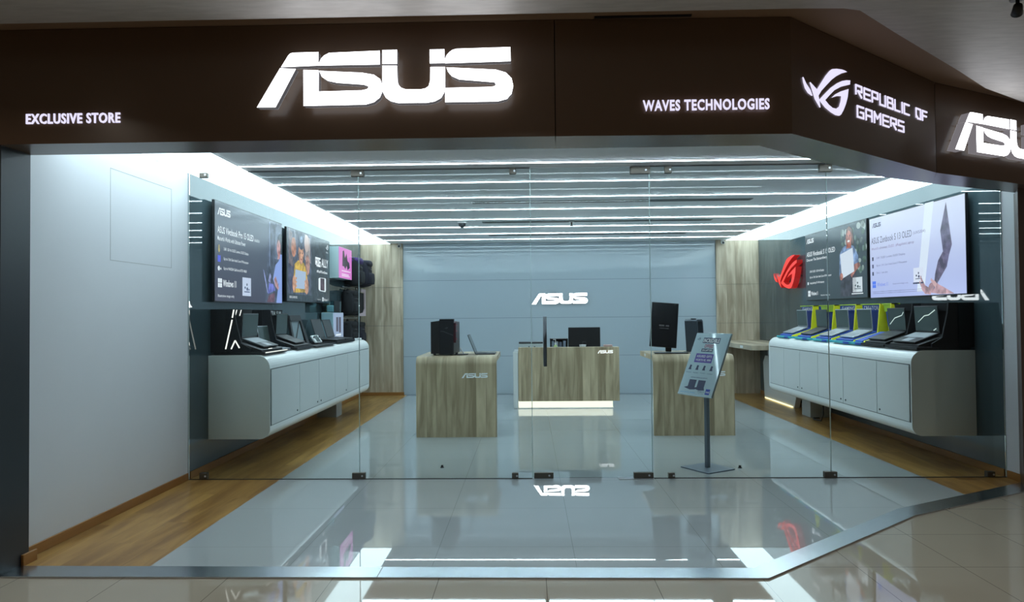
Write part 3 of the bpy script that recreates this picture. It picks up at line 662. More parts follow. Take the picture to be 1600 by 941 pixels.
module('black laptop riser at the near end of the right cabinet', (XR, 7.045, ZT + .0005), PI, .60, 1, 'black', 'black laptop risers on the right cabinet')
laptop('black open laptop with a jagged bright line at the near end of the right cabinet', (XR - .235, 7.09, ZT + .148), PI, .42, .265, 106, math.radians(20), M_black, M_silver, M_screen_off, 'black laptops on the right cabinet', mirror(ln2))
# left cabinet
module('black laptop riser with glowing white edges at the near end of the left cabinet', (XL, 7.09, ZT), 0, .62, -1, 'black', 'black laptop risers on the left cabinet', None, True)
laptop('open laptop on the black riser with glowing edges', (XL + .235, 7.13, ZT + .148), 0, .40, .25, 106, math.radians(20), M_dgrey, M_silver, M_screen_off, 'laptops on the left cabinet')
t = laptop('open silver laptop between the two black risers on the left cabinet', (XL + .24, 7.575, ZT + .035), 0, .30, .23, 106, math.radians(6), M_silver, M_silver, M_screen_off, 'laptops on the left cabinet')
b = MB(); b.box(XL + .18, XL + .50, 7.435, 7.70, ZT, ZT + .012, bev=.003); tag(b.build('acrylic_pad', M_black), 'thin black pad under the silver laptop on the left cabinet', 'display pad')
module('black laptop riser with a printed header, middle of the left cabinet', (XL, 8.02, ZT), 0, .58, -1, 'black', 'black laptop risers on the left cabinet', 'ULTRA SLIM')
laptop('dark open laptop on the black riser with printed header', (XL + .235, 8.05, ZT + .148), 0, .36, .25, 106, math.radians(20), M_black, M_dgrey, M_screen_off, 'laptops on the left cabinet')
b = MB(); b.box(XL + .05, XL + .56, 8.36, 9.22, ZT, ZT + .018, bev=.004); tag(b.build('display_pad', M_black), 'wide black pad in the middle of the left cabinet', 'display pad')
t = thing('display_easel', 'black easel frame holding a grey sheet on the left cabinet', 'easel', (XL + .22, 8.78, ZT + .018))
b = MB(); b.prism([(-.31, 0), (-.24, 0), (-.17, .37), (-.22, .37)], lambda u, v, q: (q - v * .25, u, v), 0, .03); b.build('leg', M_black, t)
b = MB(); b.prism([(.31, 0), (.20, 0), (.14, .37), (.20, .37)], lambda u, v, q: (q - v * .25, u, v), 0, .03); b.build('leg', M_black, t)
b = MB(); b.prism([(-.22, .30), (.20, .30), (.19, .375), (-.21, .375)], lambda u, v, q: (q - v * .25, u, v), .001, .035); b.build('top_bar', M_black, t)
b = MB(); b.prism([(-.20, .05), (.16, .05), (.15, .30), (-.18, .30)], lambda u, v, q: (q - v * .25, u, v), .008, .016); b.build('sheet', mat('grey_print_sheet', (.20, .25, .27), .3), t)
b = MB(); b.prism([(-.15, .07), (-.13, .06), (.14, .28), (.12, .29)], lambda u, v, q: (q - v * .25, u, v), .017, .021); b.build('diagonal_band', M_black, t)
t = thing('handheld_console', 'white handheld game console leaning on a small stand, left cabinet', 'game console', (XL + .42, 8.93, ZT + .018), 0)
Rm = Matrix.Translation((0, 0, .015)) @ Matrix.Rotation(math.radians(-35), 4, 'Y')
b = MB(); b.box(-.012, .012, -.14, .14, .0, .115, bev=.010); b.xform(Rm); cb = b.build('shell', M_white, t)
b = MB(); b.box(.0122, .0135, -.078, .078, .012, .103); b.xform(Rm); b.build('display', M_screen_off, cb)
for yy in (-.11, .11):
    b = MB(); b.cyl((.012, yy, .075), .012, .012, None, 14, axis='X'); b.xform(Rm); b.build('thumbstick', M_black, cb)
b = MB(); b.box(-.085, .05, -.05, .05, 0, .012, bev=.004); b.prism([(-.07, .012), (-.055, .012), (-.035, .07), (-.05, .075)], lambda u, v, q: (u, q, v), -.03, .03); b.build('stand', M_black, t)
laptop('dark open laptop right of the black easel on the left cabinet', (XL + .24, 9.62, ZT + .052), 0, .44, .28, 110, math.radians(3), M_black, M_dgrey, mat('matte_dark_screen', (.05, .055, .06), .3), 'laptops on the left cabinet')
laptop('dark open laptop nearest the tall boxed headset on the left cabinet', (XL + .24, 10.11, ZT + .052), 0, .40, .27, 110, math.radians(3), M_black, M_dgrey, MATS['matte_dark_screen'], 'laptops on the left cabinet')
b = MB(); b.box(XL + .14, XL + .54, 9.38, 10.33, ZT, ZT + .035, bev=.006); tag(b.build('display_pad', M_blackm), 'black pad under the two dark laptops on the left cabinet', 'display pad')
for k, (y, xo) in enumerate(((10.42, .47), (10.52, .50), (10.62, .48), (10.72, .50), (10.82, .49))):
    t = thing('earbud_case', 'small white earbud case at the far end of the left cabinet', 'earbuds', (XL + xo, y, ZT), .2 * k, 'small white earbud cases')
    b = MB(); b.box(-.022, .022, -.028, .028, 0, .030, bev=.009); b.build('case', M_white, t)
    b = MB(); b.box(-.0225, .0225, -.0285, .0285, .0185, .0195); b.build('lid_seam', M_dgrey, t)
# boxed headset and clear box
t = thing('headset_box', 'tall pale blue retail box with two dark bars, far end of the left cabinet', 'box', (XL + .16, 10.63, ZT))
b = MB(); b.box(-.13, .05, -.30, .27, 0, .43, bev=.004); b.build('carton', mat('pale_teal_carton', (.30, .46, .52), .4), t)
b = MB(); b.box(.0505, .052, -.29, .265, .005, .425); fcp = b.build('front_print', glow('pale_blue_print_glow', (.50, .62, .90), .62), t)  # carton prints emit light of their own, to look lit
b = MB()
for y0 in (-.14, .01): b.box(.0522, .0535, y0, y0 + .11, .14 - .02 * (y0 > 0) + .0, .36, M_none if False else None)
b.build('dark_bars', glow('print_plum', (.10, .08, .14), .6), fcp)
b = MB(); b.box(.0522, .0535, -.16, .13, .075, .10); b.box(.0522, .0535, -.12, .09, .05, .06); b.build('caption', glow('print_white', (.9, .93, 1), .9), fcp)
t = thing('acrylic_case', 'clear acrylic case standing on the tall pale blue box', 'display case', (XL + .13, 10.55, ZT + .431))
b = MB()
for x0, x1, y0, y1, z0, z1 in ((-.09, .09, -.2, .2, 0, .006), (-.09, .09, -.2, .2, .17, .176), (-.09, -.085, -.2, .2, .006, .17), (.085, .09, -.2, .2, .006, .17), (-.085, .085, -.2, -.195, .006, .17), (-.085, .085, .195, .2, .006, .17)):
    b.box(x0, x1, y0, y1, z0, z1)
b.build('case_walls', pane_glass('clear_acrylic', (.80, .93, .95)), t)
b = MB(); b.box(-.05, .05, -.12, .10, .006, .11, bev=.015); b.build('inner_tray', mat('frosted_grey', (.35, .43, .45), .4), t)

# ------------------------------------------------------------ wall screens and light boxes
def side_fn(side, Y0, Y1, Z0):
    if side < 0: return lambda u, v, w: (XL + w, Y0 + u, Z0 + v)
    return lambda u, v, w: (XR - w, Y1 - u, Z0 + v)
def emis(rgb, k=1.0):
    nm = 'print_%d_%d_%d' % rgb; new = nm not in MATS; m = glow(nm, lin(*rgb), k)
    if new and min(rgb) < 160 and max(rgb) < 215:
        nt = m.node_tree; g = nt.nodes.new('ShaderNodeNewGeometry'); nz = N(nt, 'ShaderNodeTexNoise'); nz.inputs['Scale'].default_value = 11.0; nz.inputs['Detail'].default_value = 5.0
        nt.links.new(g.outputs['Position'], nz.inputs['Vector']); r = N(nt, 'ShaderNodeValToRGB'); c = lin(*rgb)
        r.color_ramp.elements[0].position = .36; r.color_ramp.elements[0].color = (c[0] * .42, c[1] * .42, c[2] * .46, 1)
        r.color_ramp.elements[1].position = .66; r.color_ramp.elements[1].color = (min(1, c[0] * 1.45), min(1, c[1] * 1.42), min(1, c[2] * 1.42), 1)
        nt.links.new(nz.outputs[0], r.inputs[0]); nt.links.new(r.outputs[0], nt.nodes['Principled BSDF'].inputs['Emission Color'])
    return m
def screen(label, side, Y0, Y1, Z0, Z1, body_m, grad=None):
    fn = side_fn(side, Y0, Y1, Z0); Wd, Ht = Y1 - Y0, Z1 - Z0
    t = thing('wall_screen', label, 'wall screen', fn(Wd / 2, 0, 0))
    b = MB(); b.prism([(0, 0), (Wd, 0), (Wd, Ht), (0, Ht)], fn, .036, .062); b.build('casing', M_black, t, True)
    b = MB(); b.prism([(Wd * .3, Ht * .3), (Wd * .7, Ht * .3), (Wd * .7, Ht * .7), (Wd * .3, Ht * .7)], fn, .001, .036); b.build('wall_bracket', M_black, t, True)
    b = MB(); b.prism([(.008, .008), (Wd - .008, .008), (Wd - .008, Ht - .008), (.008, Ht - .008)], fn, .062, .064); b.build('lit_face', body_m, t, True)
    return t, fn, Wd, Ht
def face_grad(name, c0, c1, axis, a, b_):
    """screen picture that runs from one colour to another across the display"""
    m = glow(name, c0, 1.0); nt = m.node_tree; bs = nt.nodes['Principled BSDF']; o = position(nt)[axis]
    f = math_node(nt, 'DIVIDE', math_node(nt, 'SUBTRACT', o, a), b_ - a); f.node.use_clamp = True
    nt.links.new(mix_col(nt, f, c0, c1), bs.inputs['Emission Color']); return m
def ell(cx, cy, rx, ry, n=18, a0=0, a1=2 * PI): return [(cx + rx * math.cos(a0 + (a1 - a0) * k / n), cy + ry * math.sin(a0 + (a1 - a0) * k / n)) for k in range(n)]
WHT = emis((235, 238, 245))
D1, D2 = .0650, .0658
def windows_mark(b, fn, u, v, s, m):
    for i in (0, 1):
        for j in (0, 1): b.flat([(u + i * s * .53, v + j * s * .53), (u + i * s * .53 + s * .47, v + j * s * .53), (u + i * s * .53 + s * .47, v + j * s * .53 + s * .47), (u + i * s * .53, v + j * s * .53 + s * .47)], fn, D2, m)
def badge(b, fn, u, v, w, h, bg, fg):
    b.flat([(u, v), (u + w, v), (u + w, v + h), (u, v + h)], fn, D1, bg)
    b.flat(ell(u + w * .3, v + h * .45, w * .07, h * .07, 10), fn, D2, fg); b.flat(ell(u + w * .55, v + h * .38, w * .09, h * .1, 10), fn, D2, fg)
    b.flat(ell(u + w * .52, v + h * .62, w * .06, h * .08, 10), fn, D2, fg); b.flat(ell(u + w * .75, v + h * .35, w * .06, h * .06, 10), fn, D2, fg)
    b.flat([(u + w * .2, v + h * .2), (u + w * .85, v + h * .2), (u + w * .85, v + h * .25), (u + w * .2, v + h * .25)], fn, D2, fg)
# left screen 1
t, fn, Wd, Ht = screen('large dark wall screen showing a person in a pale shirt at a laptop', -1, 6.725, 8.59, 1.65, 2.66, face_grad('screen_slate', lin(78, 88, 104), lin(58, 56, 78), 2, 2.6, 1.7))
b = MB()
SK, SH, HR = emis((188, 140, 140)), emis((140, 160, 226)), emis((48, 52, 62))
b.flat([(1.30, .02), (1.855, .02), (1.855, 1.0), (1.42, .99), (1.38, .6)], fn, .0643, emis((70, 78, 100)))
b.flat([(1.44, .45), (1.455, .45), (1.455, .98), (1.44, .98)], fn, .0646, emis((130, 145, 185)))
b.flat([(1.60, .55), (1.855, .55), (1.855, .98), (1.66, .97)], fn, .0645, emis((96, 108, 132)))
b.flat([(1.66, .015), (1.855, .015), (1.855, .64), (1.80, .62), (1.74, .53), (1.64, .48), (1.55, .30), (1.66, .20), (1.74, .26)], fn, D1, SH)
b.flat([(1.58, .30), (1.63, .22), (1.72, .17), (1.75, .20), (1.69, .28), (1.64, .34)], fn, D2, SK)
b.flat(ell(1.745, .70, .062, .115), fn, D1, SK); b.flat([(1.70, .55), (1.79, .56), (1.80, .66), (1.73, .64)], fn, D1, SK)
b.flat([(1.70, .74), (1.72, .83), (1.79, .88), (1.855, .86), (1.855, .62), (1.81, .62), (1.80, .74), (1.75, .80)], fn, D2, HR)
b.flat([(1.24, .40), (1.275, .385), (1.40, .13), (1.37, .13)], fn, D1, emis((140, 148, 200)))
b.flat([(1.385, .115), (1.63, .165), (1.56, .24), (1.43, .25)], fn, D1, emis((104, 108, 190)))
b.flat([(1.36, .02), (1.60, .02), (1.62, .14), (1.42, .10)], fn, .0644, emis((108, 66, 84)))
b.flat([(1.40, .27), (1.47, .25), (1.50, .33), (1.455, .37)], fn, D1, emis((150, 150, 200)))
b.build('screen_picture', None, t, True)
b = MB()
asus_flat(b, .06, .870, .30, fn, D2, WHT, hs=1.15)
put_text(b, 'ASUS Vivobook Pro 15 OLED', .06, .96, .690, .760, fn, D2, WHT, .012); put_text(b, '(K6502)', .985, 1.13, .685, .725, fn, D2, WHT)
put_text(b, 'Masterful Works with Ultimate Power', .06, .74, .615, .660, fn, D2, WHT, .005)
for k, s in enumerate(('2.8K 120 Hz OLED Lumina OLED Display', 'Up to 13th Gen Intel Core i9 Processor', 'Up to NVIDIA GeForce RTX 4060')):
    put_text(b, s, .20, .82 - .05 * (k == 2), .515 - k * .098, .553 - k * .098, fn, D2, WHT, .004)
b.flat(ell(.095, .535, .02, .04), fn, D2, emis((180, 160, 90))); b.flat([(.065, .40), (.13, .40), (.13, .465), (.065, .465)], fn, D2, emis((80, 90, 220)))
b.flat(ell(.09, .335, .025, .025, 10), fn, D2, WHT); b.flat([(.12, .325), (.15, .325), (.135, .35)], fn, D2, WHT)
windows_mark(b, fn, .07, .145, .09, WHT); put_text(b, 'Windows 11', .185, .50, .155, .225, fn, D2, WHT, .02)
put_text(b, 'Illustrative image only', .07, .45, .040, .075, fn, D2, WHT)
badge(b, fn, .66, .075, .23, .20, emis((200, 208, 232)), emis((40, 60, 110)))
b.build('screen_lettering', None, t, True)
# left screen 2
t, fn, Wd, Ht = screen('dark wall screen showing a child in a yellow top holding a handheld console', -1, 8.75, 10.66, 1.69, 2.65, emis((44, 54, 64)))
b = MB(); SK2 = emis((200, 148, 118))
b.flat([(.05, .10), (1.00, .10), (1.02, .95), (.05, .95)], fn, .0643, emis((74, 80, 100)))
for q, c in (((.08, .95, .22, .45), (110, 96, 100)), ((.30, .95, .34, .62), (120, 120, 132)), ((.72, .95, .95, .55), (160, 150, 150)), ((.06, .50, .28, .12), (70, 72, 100))):
    b.flat([(q[0], q[1]), (q[2], q[1] - .05), (q[2] + .03, q[3]), (q[0], q[3] + .04)], fn, .0645, emis(c))
b.flat(ell(.27, .72, .09, .13), fn, .0647, emis((186, 124, 96))); b.flat(ell(.84, .52, .09, .14), fn, .0647, emis((190, 140, 126))); b.flat(ell(.80, .82, .10, .12), fn, .0647, emis((200, 176, 170)))
b.flat([(.24, .25), (.30, .50), (.45, .56), (.68, .54), (.80, .44), (.86, .14), (.26, .12)], fn, D1, emis((206, 168, 62)))
b.flat(ell(.56, .66, .105, .15), fn, D2, SK2); b.flat(ell(.565, .82, .125, .11), fn, .0662, emis((52, 66, 92))); b.flat(ell(.57, .85, .06, .05), fn, .0665, emis((120, 140, 170)))
b.flat(ell(.52, .665, .014, .014, 8), fn, .0664, HR); b.flat(ell(.61, .665, .014, .014, 8), fn, .0664, HR); b.flat(ell(.565, .58, .03, .012, 8), fn, .0664, emis((150, 80, 76)))
b.flat([(.30, .18), (.74, .18), (.76, .42), (.33, .43)], fn, .0666, emis((170, 186, 212)))
b.flat(ell(.28, .24, .07, .11), fn, .0669, SK2); b.flat(ell(.79, .22, .08, .11), fn, .0669, SK2)
for dz in (-.05, 0, .05):
    b.flat([(.29, .24 + dz), (.38, .25 + dz), (.38, .28 + dz), (.29, .275 + dz)], fn, .0671, SK2); b.flat([(.70, .22 + dz), (.79, .21 + dz), (.79, .245 + dz), (.70, .25 + dz)], fn, .0671, SK2)
b.build('screen_picture', None, t, True)
b = MB()
for poly in EYE_MARK: b.flat([(1.70 + x * .14, .82 + y * .14) for x, y in poly], fn, D2, WHT)
put_text(b, 'ROG', 1.72, 1.82, .765, .79, fn, D2, WHT)
stroke_text(b, 'ROG', 1.20, 1.44, .545, .655, fn, D2, WHT, .24, .0004); put_text(b, 'ALLY', 1.48, 1.82, .54, .665, fn, D2, WHT, .02)
put_text(b, '#PlayAllYourGames', 1.26, 1.78, .435, .485, fn, D2, WHT, .03)
b.flat([(1.34, .20), (1.40, .18), (1.68, .17), (1.71, .20), (1.71, .37), (1.67, .38), (1.40, .375), (1.34, .36)], fn, D1, WHT); b.flat([(1.43, .19), (1.63, .185), (1.63, .37), (1.43, .37)], fn, D2, emis((70, 50, 66)))
put_text(b, 'XBOX GAME PASS', .10, .40, .045, .075, fn, D2, WHT); windows_mark(b, fn, 1.52, .028, .06, WHT); put_text(b, 'Windows 11', 1.60, 1.82, .03, .075, fn, D2, WHT); put_text(b, 'Powered by', 1.28, 1.44, .04, .06, fn, D2, WHT)
b.build('screen_lettering', None, t, True)
# right white screen
t, fn, Wd, Ht = screen('bright lavender wall screen showing a hand balancing two thin laptops', 1, 6.735, 8.61, 1.655, 2.633, face_grad('screen_lavender', lin(214, 218, 244), lin(178, 186, 236), 2, 2.6, 1.7))
b = MB(); GR, GR2, HN = emis((92, 84, 116)), emis((108, 98, 128)), emis((184, 140, 150))
b.flat([(1.02, .05), (1.20, .98), (1.36, .98), (1.16, .05)], fn, .0643, emis((226, 232, 250)))
b.flat([(1.57, .935), (1.655, .50), (1.605, .40), (1.505, .445), (1.465, .66)], fn, D1, GR); b.flat([(1.57, .935), (1.655, .50), (1.64, .49), (1.56, .90)], fn, D2, GR2)
b.flat([(1.505, .445), (1.605, .40), (1.565, .285), (1.33, .06), (1.36, .22), (1.42, .36)], fn, .0653, GR2); b.flat([(1.605, .40), (1.565, .285), (1.54, .30), (1.50, .44)], fn, .0656, GR)
HN2 = emis((206, 162, 166))
b.flat([(1.30, .03), (1.40, .12), (1.50, .085), (1.68, .012), (1.44, .012)], fn, D1, HN)
b.flat(ell(1.335, .085, .095, .06, 20), fn, .0652, HN)
for k, ((u0, v0), (u1, v1), (u2, v2), w_) in enumerate((((1.27, .05), (1.16, .10), (1.10, .200), .020), ((1.26, .04), (1.15, .065), (1.085, .150), .019), ((1.28, .03), (1.19, .035), (1.12, .085), .018), ((1.37, .10), (1.335, .140), (1.295, .165), .021))):
    b.flat([(u0 - w_ * .3, v0 - w_), (u1 - w_, v1 - w_ * .7), (u2 - w_ * .6, v2), (u2 + w_ * .3, v2 + w_ * .3), (u1 + w_, v1 + w_ * .6), (u0 + w_, v0 + w_)], fn, .0654 + .0001 * k, HN2 if k == 3 else HN)
    b.flat(ell(u2 - w_ * .1, v2, w_ * .5, w_ * .9, 10), fn, .0659, HN2)
b.build('screen_picture', None, t, True)
b = MB(); DK = emis((66, 66, 100)); DK2 = emis((120, 116, 160))
b.flat([(.02, .80), (.30, .80), (.30, .955), (.02, .955)], fn, .0646, emis((206, 212, 240)))
asus_flat(b, .08, .855, .20, fn, D2, DK, hs=1.2)
put_text(b, 'ASUS Zenbook S 13 OLED', .05, .94, .66, .735, fn, D2, DK, -.004); put_text(b, '(UX5304)', .97, 1.20, .67, .71, fn, D2, DK2)
put_text(b, 'World\'s slimmest OLED. #RegalisticLaptop', .05, .98, .575, .615, fn, D2, emis((140, 120, 160)))
for k, (s, e) in enumerate((('2.8K OLED Lumina OLED Display', .80), ('Up to 13th Gen Intel Core i7 Processor', .84), ('Only 1 cm slim', .42))):
    put_text(b, s, .16, e, .465 - k * .09, .495 - k * .09, fn, D2, DK2); b.flat([(.06, .455 - k * .09), (.095, .455 - k * .09), (.095, .50 - k * .09), (.06, .50 - k * .09)], fn, D2, DK)
windows_mark(b, fn, .06, .125, .08, emis((60, 110, 240))); put_text(b, 'Windows 11', .17, .42, .14, .185, fn, D2, emis((110, 130, 230))); put_text(b, 'Illustrative image only', .53, .85, .145, .165, fn, D2, DK2)
for v in (.075, .055): b.flat([(.06, v), (1.12, v), (1.12, v + .004), (.06, v + .004)], fn, D2, DK2)
badge(b, fn, .96, .155, .19, .155, emis((224, 226, 246)), DK); b.flat([(.95, .135), (1.15, .135), (1.15, .152), (.95, .152)], fn, D2, DK)
b.build('screen_lettering', None, t, True)
# right dark screen
t, fn, Wd, Ht = screen('dark green wall screen showing a smiling person holding a white laptop', 1, 8.68, 10.59, 1.665, 2.655, face_grad('screen_green', lin(66, 80, 88), lin(48, 60, 68), 2, 2.6, 1.7))
b = MB(); random.seed(3)
for k in range(60):
    u, v = 1.20 + .68 * random.random() ** .8, .35 + .62 * random.random()
    g = random.random(); b.flat(ell(u, v, .02 + .035 * random.random(), .02 + .035 * random.random(), 9), fn, .0643 + .00001 * k, emis([(96, 118, 110), (130, 146, 140), (72, 96, 84), (160, 172, 170)][int(g * 4)]))
SK3 = emis((176, 116, 104))
b.flat([(1.16, .03), (1.62, .03), (1.62, .38), (1.56, .45), (1.20, .42)], fn, D1, emis((58, 58, 70)))
b.flat([(1.14, .30), (1.16, .60), (1.24, .68), (1.38, .72), (1.56, .68), (1.68, .55), (1.70, .46), (1.60, .44), (1.58, .36), (1.18, .34)], fn, D1, emis((128, 154, 196)))
b.flat(ell(1.43, .80, .085, .13), fn, D2, SK3); b.flat([(1.36, .66), (1.50, .66), (1.50, .72), (1.37, .72)], fn, D2, SK3)
b.flat([(1.34, .80), (1.37, .92), (1.45, .95), (1.54, .90), (1.57, .72), (1.53, .70), (1.51, .86), (1.43, .90), (1.37, .86)], fn, .0662, emis((110, 90, 84)))
b.flat(ell(1.43, .755, .035, .014, 10), fn, .0664, emis((240, 236, 236)))
for uu in (1.40, 1.465): b.flat(ell(uu, .825, .012, .012, 8), fn, .0664, HR)
b.flat([(1.58, .44), (1.69, .46), (1.74, .42), (1.58, .33), (1.50, .27), (1.47, .31), (1.56, .37)], fn, .0664, SK3)
b.flat([(1.18, .60), (1.54, .66), (1.575, .35), (1.22, .27)], fn, .0668, emis((216, 222, 236)))
b.flat(ell(1.205, .30, .05, .05, 10), fn, .0671, SK3)
b.build('screen_picture', None, t, True)
b = MB()
asus_flat(b, .06, .85, .26, fn, D2, WHT, hs=1.2)
put_text(b, 'ASUS Vivobook S 15 OLED', .06, 1.02, .655, .725, fn, D2, WHT, .015); put_text(b, 'Discover The Extraordinary', .06, .76, .575, .625, fn, D2, WHT, .012)
for k, (s, e) in enumerate((('2.8K OLED 120 Hz Display', .66), ('Up to 13th Gen Intel Core i9 Processor', .90), ('Long-lasting 75 Wh battery', .66))):
    put_text(b, s, .16, e, .405 - k * .085, .445 - k * .085, fn, D2, WHT, .006)
b.flat([(.075, .235), (.115, .235), (.115, .275), (.075, .275)], fn, D2, WHT)
windows_mark(b, fn, .09, .06, .085, WHT); put_text(b, 'Windows 11', .20, .44, .075, .13, fn, D2, WHT, .02); put_text(b, 'Illustrative image only', .54, .84, .055, .08, fn, D2, WHT)
badge(b, fn, 1.52, .08, .26, .19, emis((214, 220, 228)), emis((60, 80, 90))); b.flat([(1.49, .055), (1.80, .055), (1.80, .067), (1.49, .067)], fn, D2, WHT)
b.build('screen_lettering', None, t, True)
# red emblem
fn = side_fn(1, 10.78, 11.80, 1.87)
t = thing('emblem_sign', 'glowing red three-dimensional eye emblem on the right dark wall', 'sign', fn(.5, 0, 0))
for k, poly in enumerate(EYE_MARK):
    b = MB(); b.prism([(x * 1.02, y * .955) for x, y in poly], fn, .03, .12, glow('sign_red_return', (.75, .012, .01), .45)); b.flat([(x * 1.02, y * .955) for x, y in poly], fn, .1206, M_red); b.build('blade', None, t, True)
for x, y in ((.04, .22), (.4, .35), (.65, .47), (.88, .2), (.55, .25)):
    b = MB(); b.prism([(x * 1.02 - .01, y * .955 - .01), (x * 1.02 + .01, y * .955 - .01), (x * 1.02 + .01, y * .955 + .01), (x * 1.02 - .01, y * .955 + .01)], fn, .0005, .031); b.build('standoff_pin', M_dgrey, t, True)
# pink light box
fn = side_fn(-1, 10.83, 11.62, 2.10); Wd, Ht = .79, .50
t = thing('light_box', 'pink lit light box on the left wall beside the hanging backpacks', 'light box', fn(Wd / 2, 0, 0))
b = MB(); b.prism([(0, 0), (Wd, 0), (Wd, Ht), (0, Ht)], fn, .002, .16); b.build('housing', mat('pale_mint_housing', (.45, .58, .60), .4), t, True)
b = MB(); b.prism([(.004, .004), (Wd - .004, .004), (Wd - .004, Ht - .004), (.004, Ht - .004)], fn, .16, .163); pf = b.build('lit_poster', emis((226, 130, 214)), t, True)
b = MB(); dk = emis((48, 40, 66)); off = -Vector(t.location)
b.flat([(.20, .20), (.22, .44), (.30, .46), (.36, .34), (.46, .42), (.52, .30), (.62, .28), (.66, .20), (.52, .15), (.46, .22), (.38, .16), (.30, .20)], fn, .164, dk)
for v, u1 in ((.115, .70), (.06, .60), (.035, .66)): b.flat([(.16, v), (u1, v), (u1, v + .018), (.16, v + .018)], fn, .164, emis((246, 214, 244)))
b.xform(Matrix.Translation(off)); b.build('poster_print', None, pf)

# ------------------------------------------------------------ hanging bags
def soft_box(mb, x0, x1, y0, y1, z0, z1, m, round_=.4):
    bm2 = bmesh.new(); bmesh.ops.create_cube(bm2, size=2.0)
    bmesh.ops.subdivide_edges(bm2, edges=bm2.edges[:], cuts=5, use_grid_fill=True)
    c = Vector(((x0 + x1) / 2, (y0 + y1) / 2, (z0 + z1) / 2)); h = Vector(((x1 - x0) / 2, (y1 - y0) / 2, (z1 - z0) / 2))
    vs = []
    bm2.verts.ensure_lookup_table()
    for v in bm2.verts:
        s = v.co.normalized() * 1.25; q = v.co.lerp(s, round_); wob = 1 + .03 * math.sin(5 * v.co.x + 3 * v.co.z) * math.cos(4 * v.co.y)
        vs.append((c.x + q.x * h.x * wob, c.y + q.y * h.y * wob, c.z + q.z * h.z))
    fs = [tuple(v.index for v in f.verts) for f in bm2.faces]; bm2.free()
    mb.faces(vs, fs, m, True); return mb
M_bag1 = mat('navy_black_fabric', (.016, .016, .028), .8); M_bag2 = mat('black_fabric', (.011, .012, .015), .85); M_purple = mat('purple_fabric', (.045, .022, .11), .8)
def backpack(label, loc, w, h, d, m, pm, group):
    t = thing('backpack', label, 'backpack', loc, 0, group)
    b = MB(); soft_box(b, .03, .03 + d, -w / 2, w / 2, 0, h, None, .35); b.build('bag_body', m, t)
    b = MB(); soft_box(b, .03 + d * .72, .03 + d * 1.22, -w * .36, w * .36, h * .08, h * .52, None, .3); b.build('front_pocket', m, t)
    b = MB(); soft_box(b, .03 + d * .15, .03 + d * 1.06, -w * .46, w * .46, h * .78, h * 1.01, None, .4); b.build('top_flap', pm, t)
    b = MB(); b.tube([(.06, -.05, h * .96), (.06, -.04, h * 1.06), (.06, 0, h * 1.09), (.06, .04, h * 1.06), (.06, .05, h * .96)], .011, None, 8); b.build('carry_handle', M_bag2, t)
    for s in (-1, 1):
        b = MB(); b.tube([(.03, s * w * .2, h * .92), (.012, s * w * .34, h * .6), (.03, s * w * .38, h * .15)], .016, None, 8); b.build('shoulder_strap', M_bag2, t)
    b = MB(); b.tube([(.03 + d * 1.03, -w * .3, h * .66), (.03 + d * 1.05, 0, h * .68), (.03 + d * 1.03, w * .3, h * .66)], .006, None, 6); b.build('zip', M_dgrey, t)
    return t
bg = 'backpacks hanging on the left wall'
backpack('dark backpack with purple flap hanging beside the pink light box', (XL, 11.87, 2.02), .40, .47, .22, M_bag2, M_purple, bg)
backpack('dark navy backpack hanging nearest the left wood cladding', (XL, 12.36, 2.02), .41, .46, .27, M_bag1, M_bag1, bg)
backpack('black backpack in the middle row, below the purple-flapped one', (XL, 11.72, 1.52), .46, .40, .18, M_bag2, M_bag2, bg)
backpack('black backpack lowest on the left wall behind the tall pale blue box', (XL, 11.70, 1.00), .44, .40, .16, M_bag2, M_bag2, bg)
backpack('black backpack lowest on the left wall next to the wood cladding', (XL, 12.25, 1.00), .42, .38, .16, M_bag1, M_bag2, bg)
t = thing('tote_bag', 'dark tote bag with pale pink edge hanging below the navy backpack', 'bag', (XL + .04, 12.24, 1.50))
b = MB(); b.prism([(-.22, 0), (.24, 0), (.24, .40), (-.20, .40)], lambda u, v, q: (q, u, v), .02, .13); b.build('bag_body', M_bag2, t)
b = MB(); b.prism([(.12, -.01), (.26, -.01), (.26, .47), (-.02, .47), (-.02, .42), (.18, .41), (.20, .12), (.10, .05), (-.20, .03), (-.20, -.01)], lambda u, v, q: (q, u, v), .131, .150); b.build('pink_edge', mat('pale_pink_fabric', (.60, .46, .50), .8), t)
b = MB(); b.tube([(.07, -.12, .40), (.05, -.08, .50), (.05, .08, .50), (.07, .12, .40)], .008, None, 8); b.build('handle', M_bag2, t)
for z, lab in ((2.535, 'upper steel hanging rail behind the backpacks'), (1.99, 'middle steel hanging rail on the left wall'), (1.46, 'lower steel hanging rail on the left wall')):
    t = thing('hanging_rail', lab, 'rail', (XL, 12.1, z), group='hanging rails on the left wall')
    b = MB(); b.box(.002, .010, -.45, .52, -.012, .012, bev=.002); b.build('bar', M_silver, t)
    for y in (-.27, .22):
        b = MB(); b.tube([(.010, y, 0), (.020, y, .0), (.025, y, .02)], .004, None, 8); b.build('hook', M_silver, t)

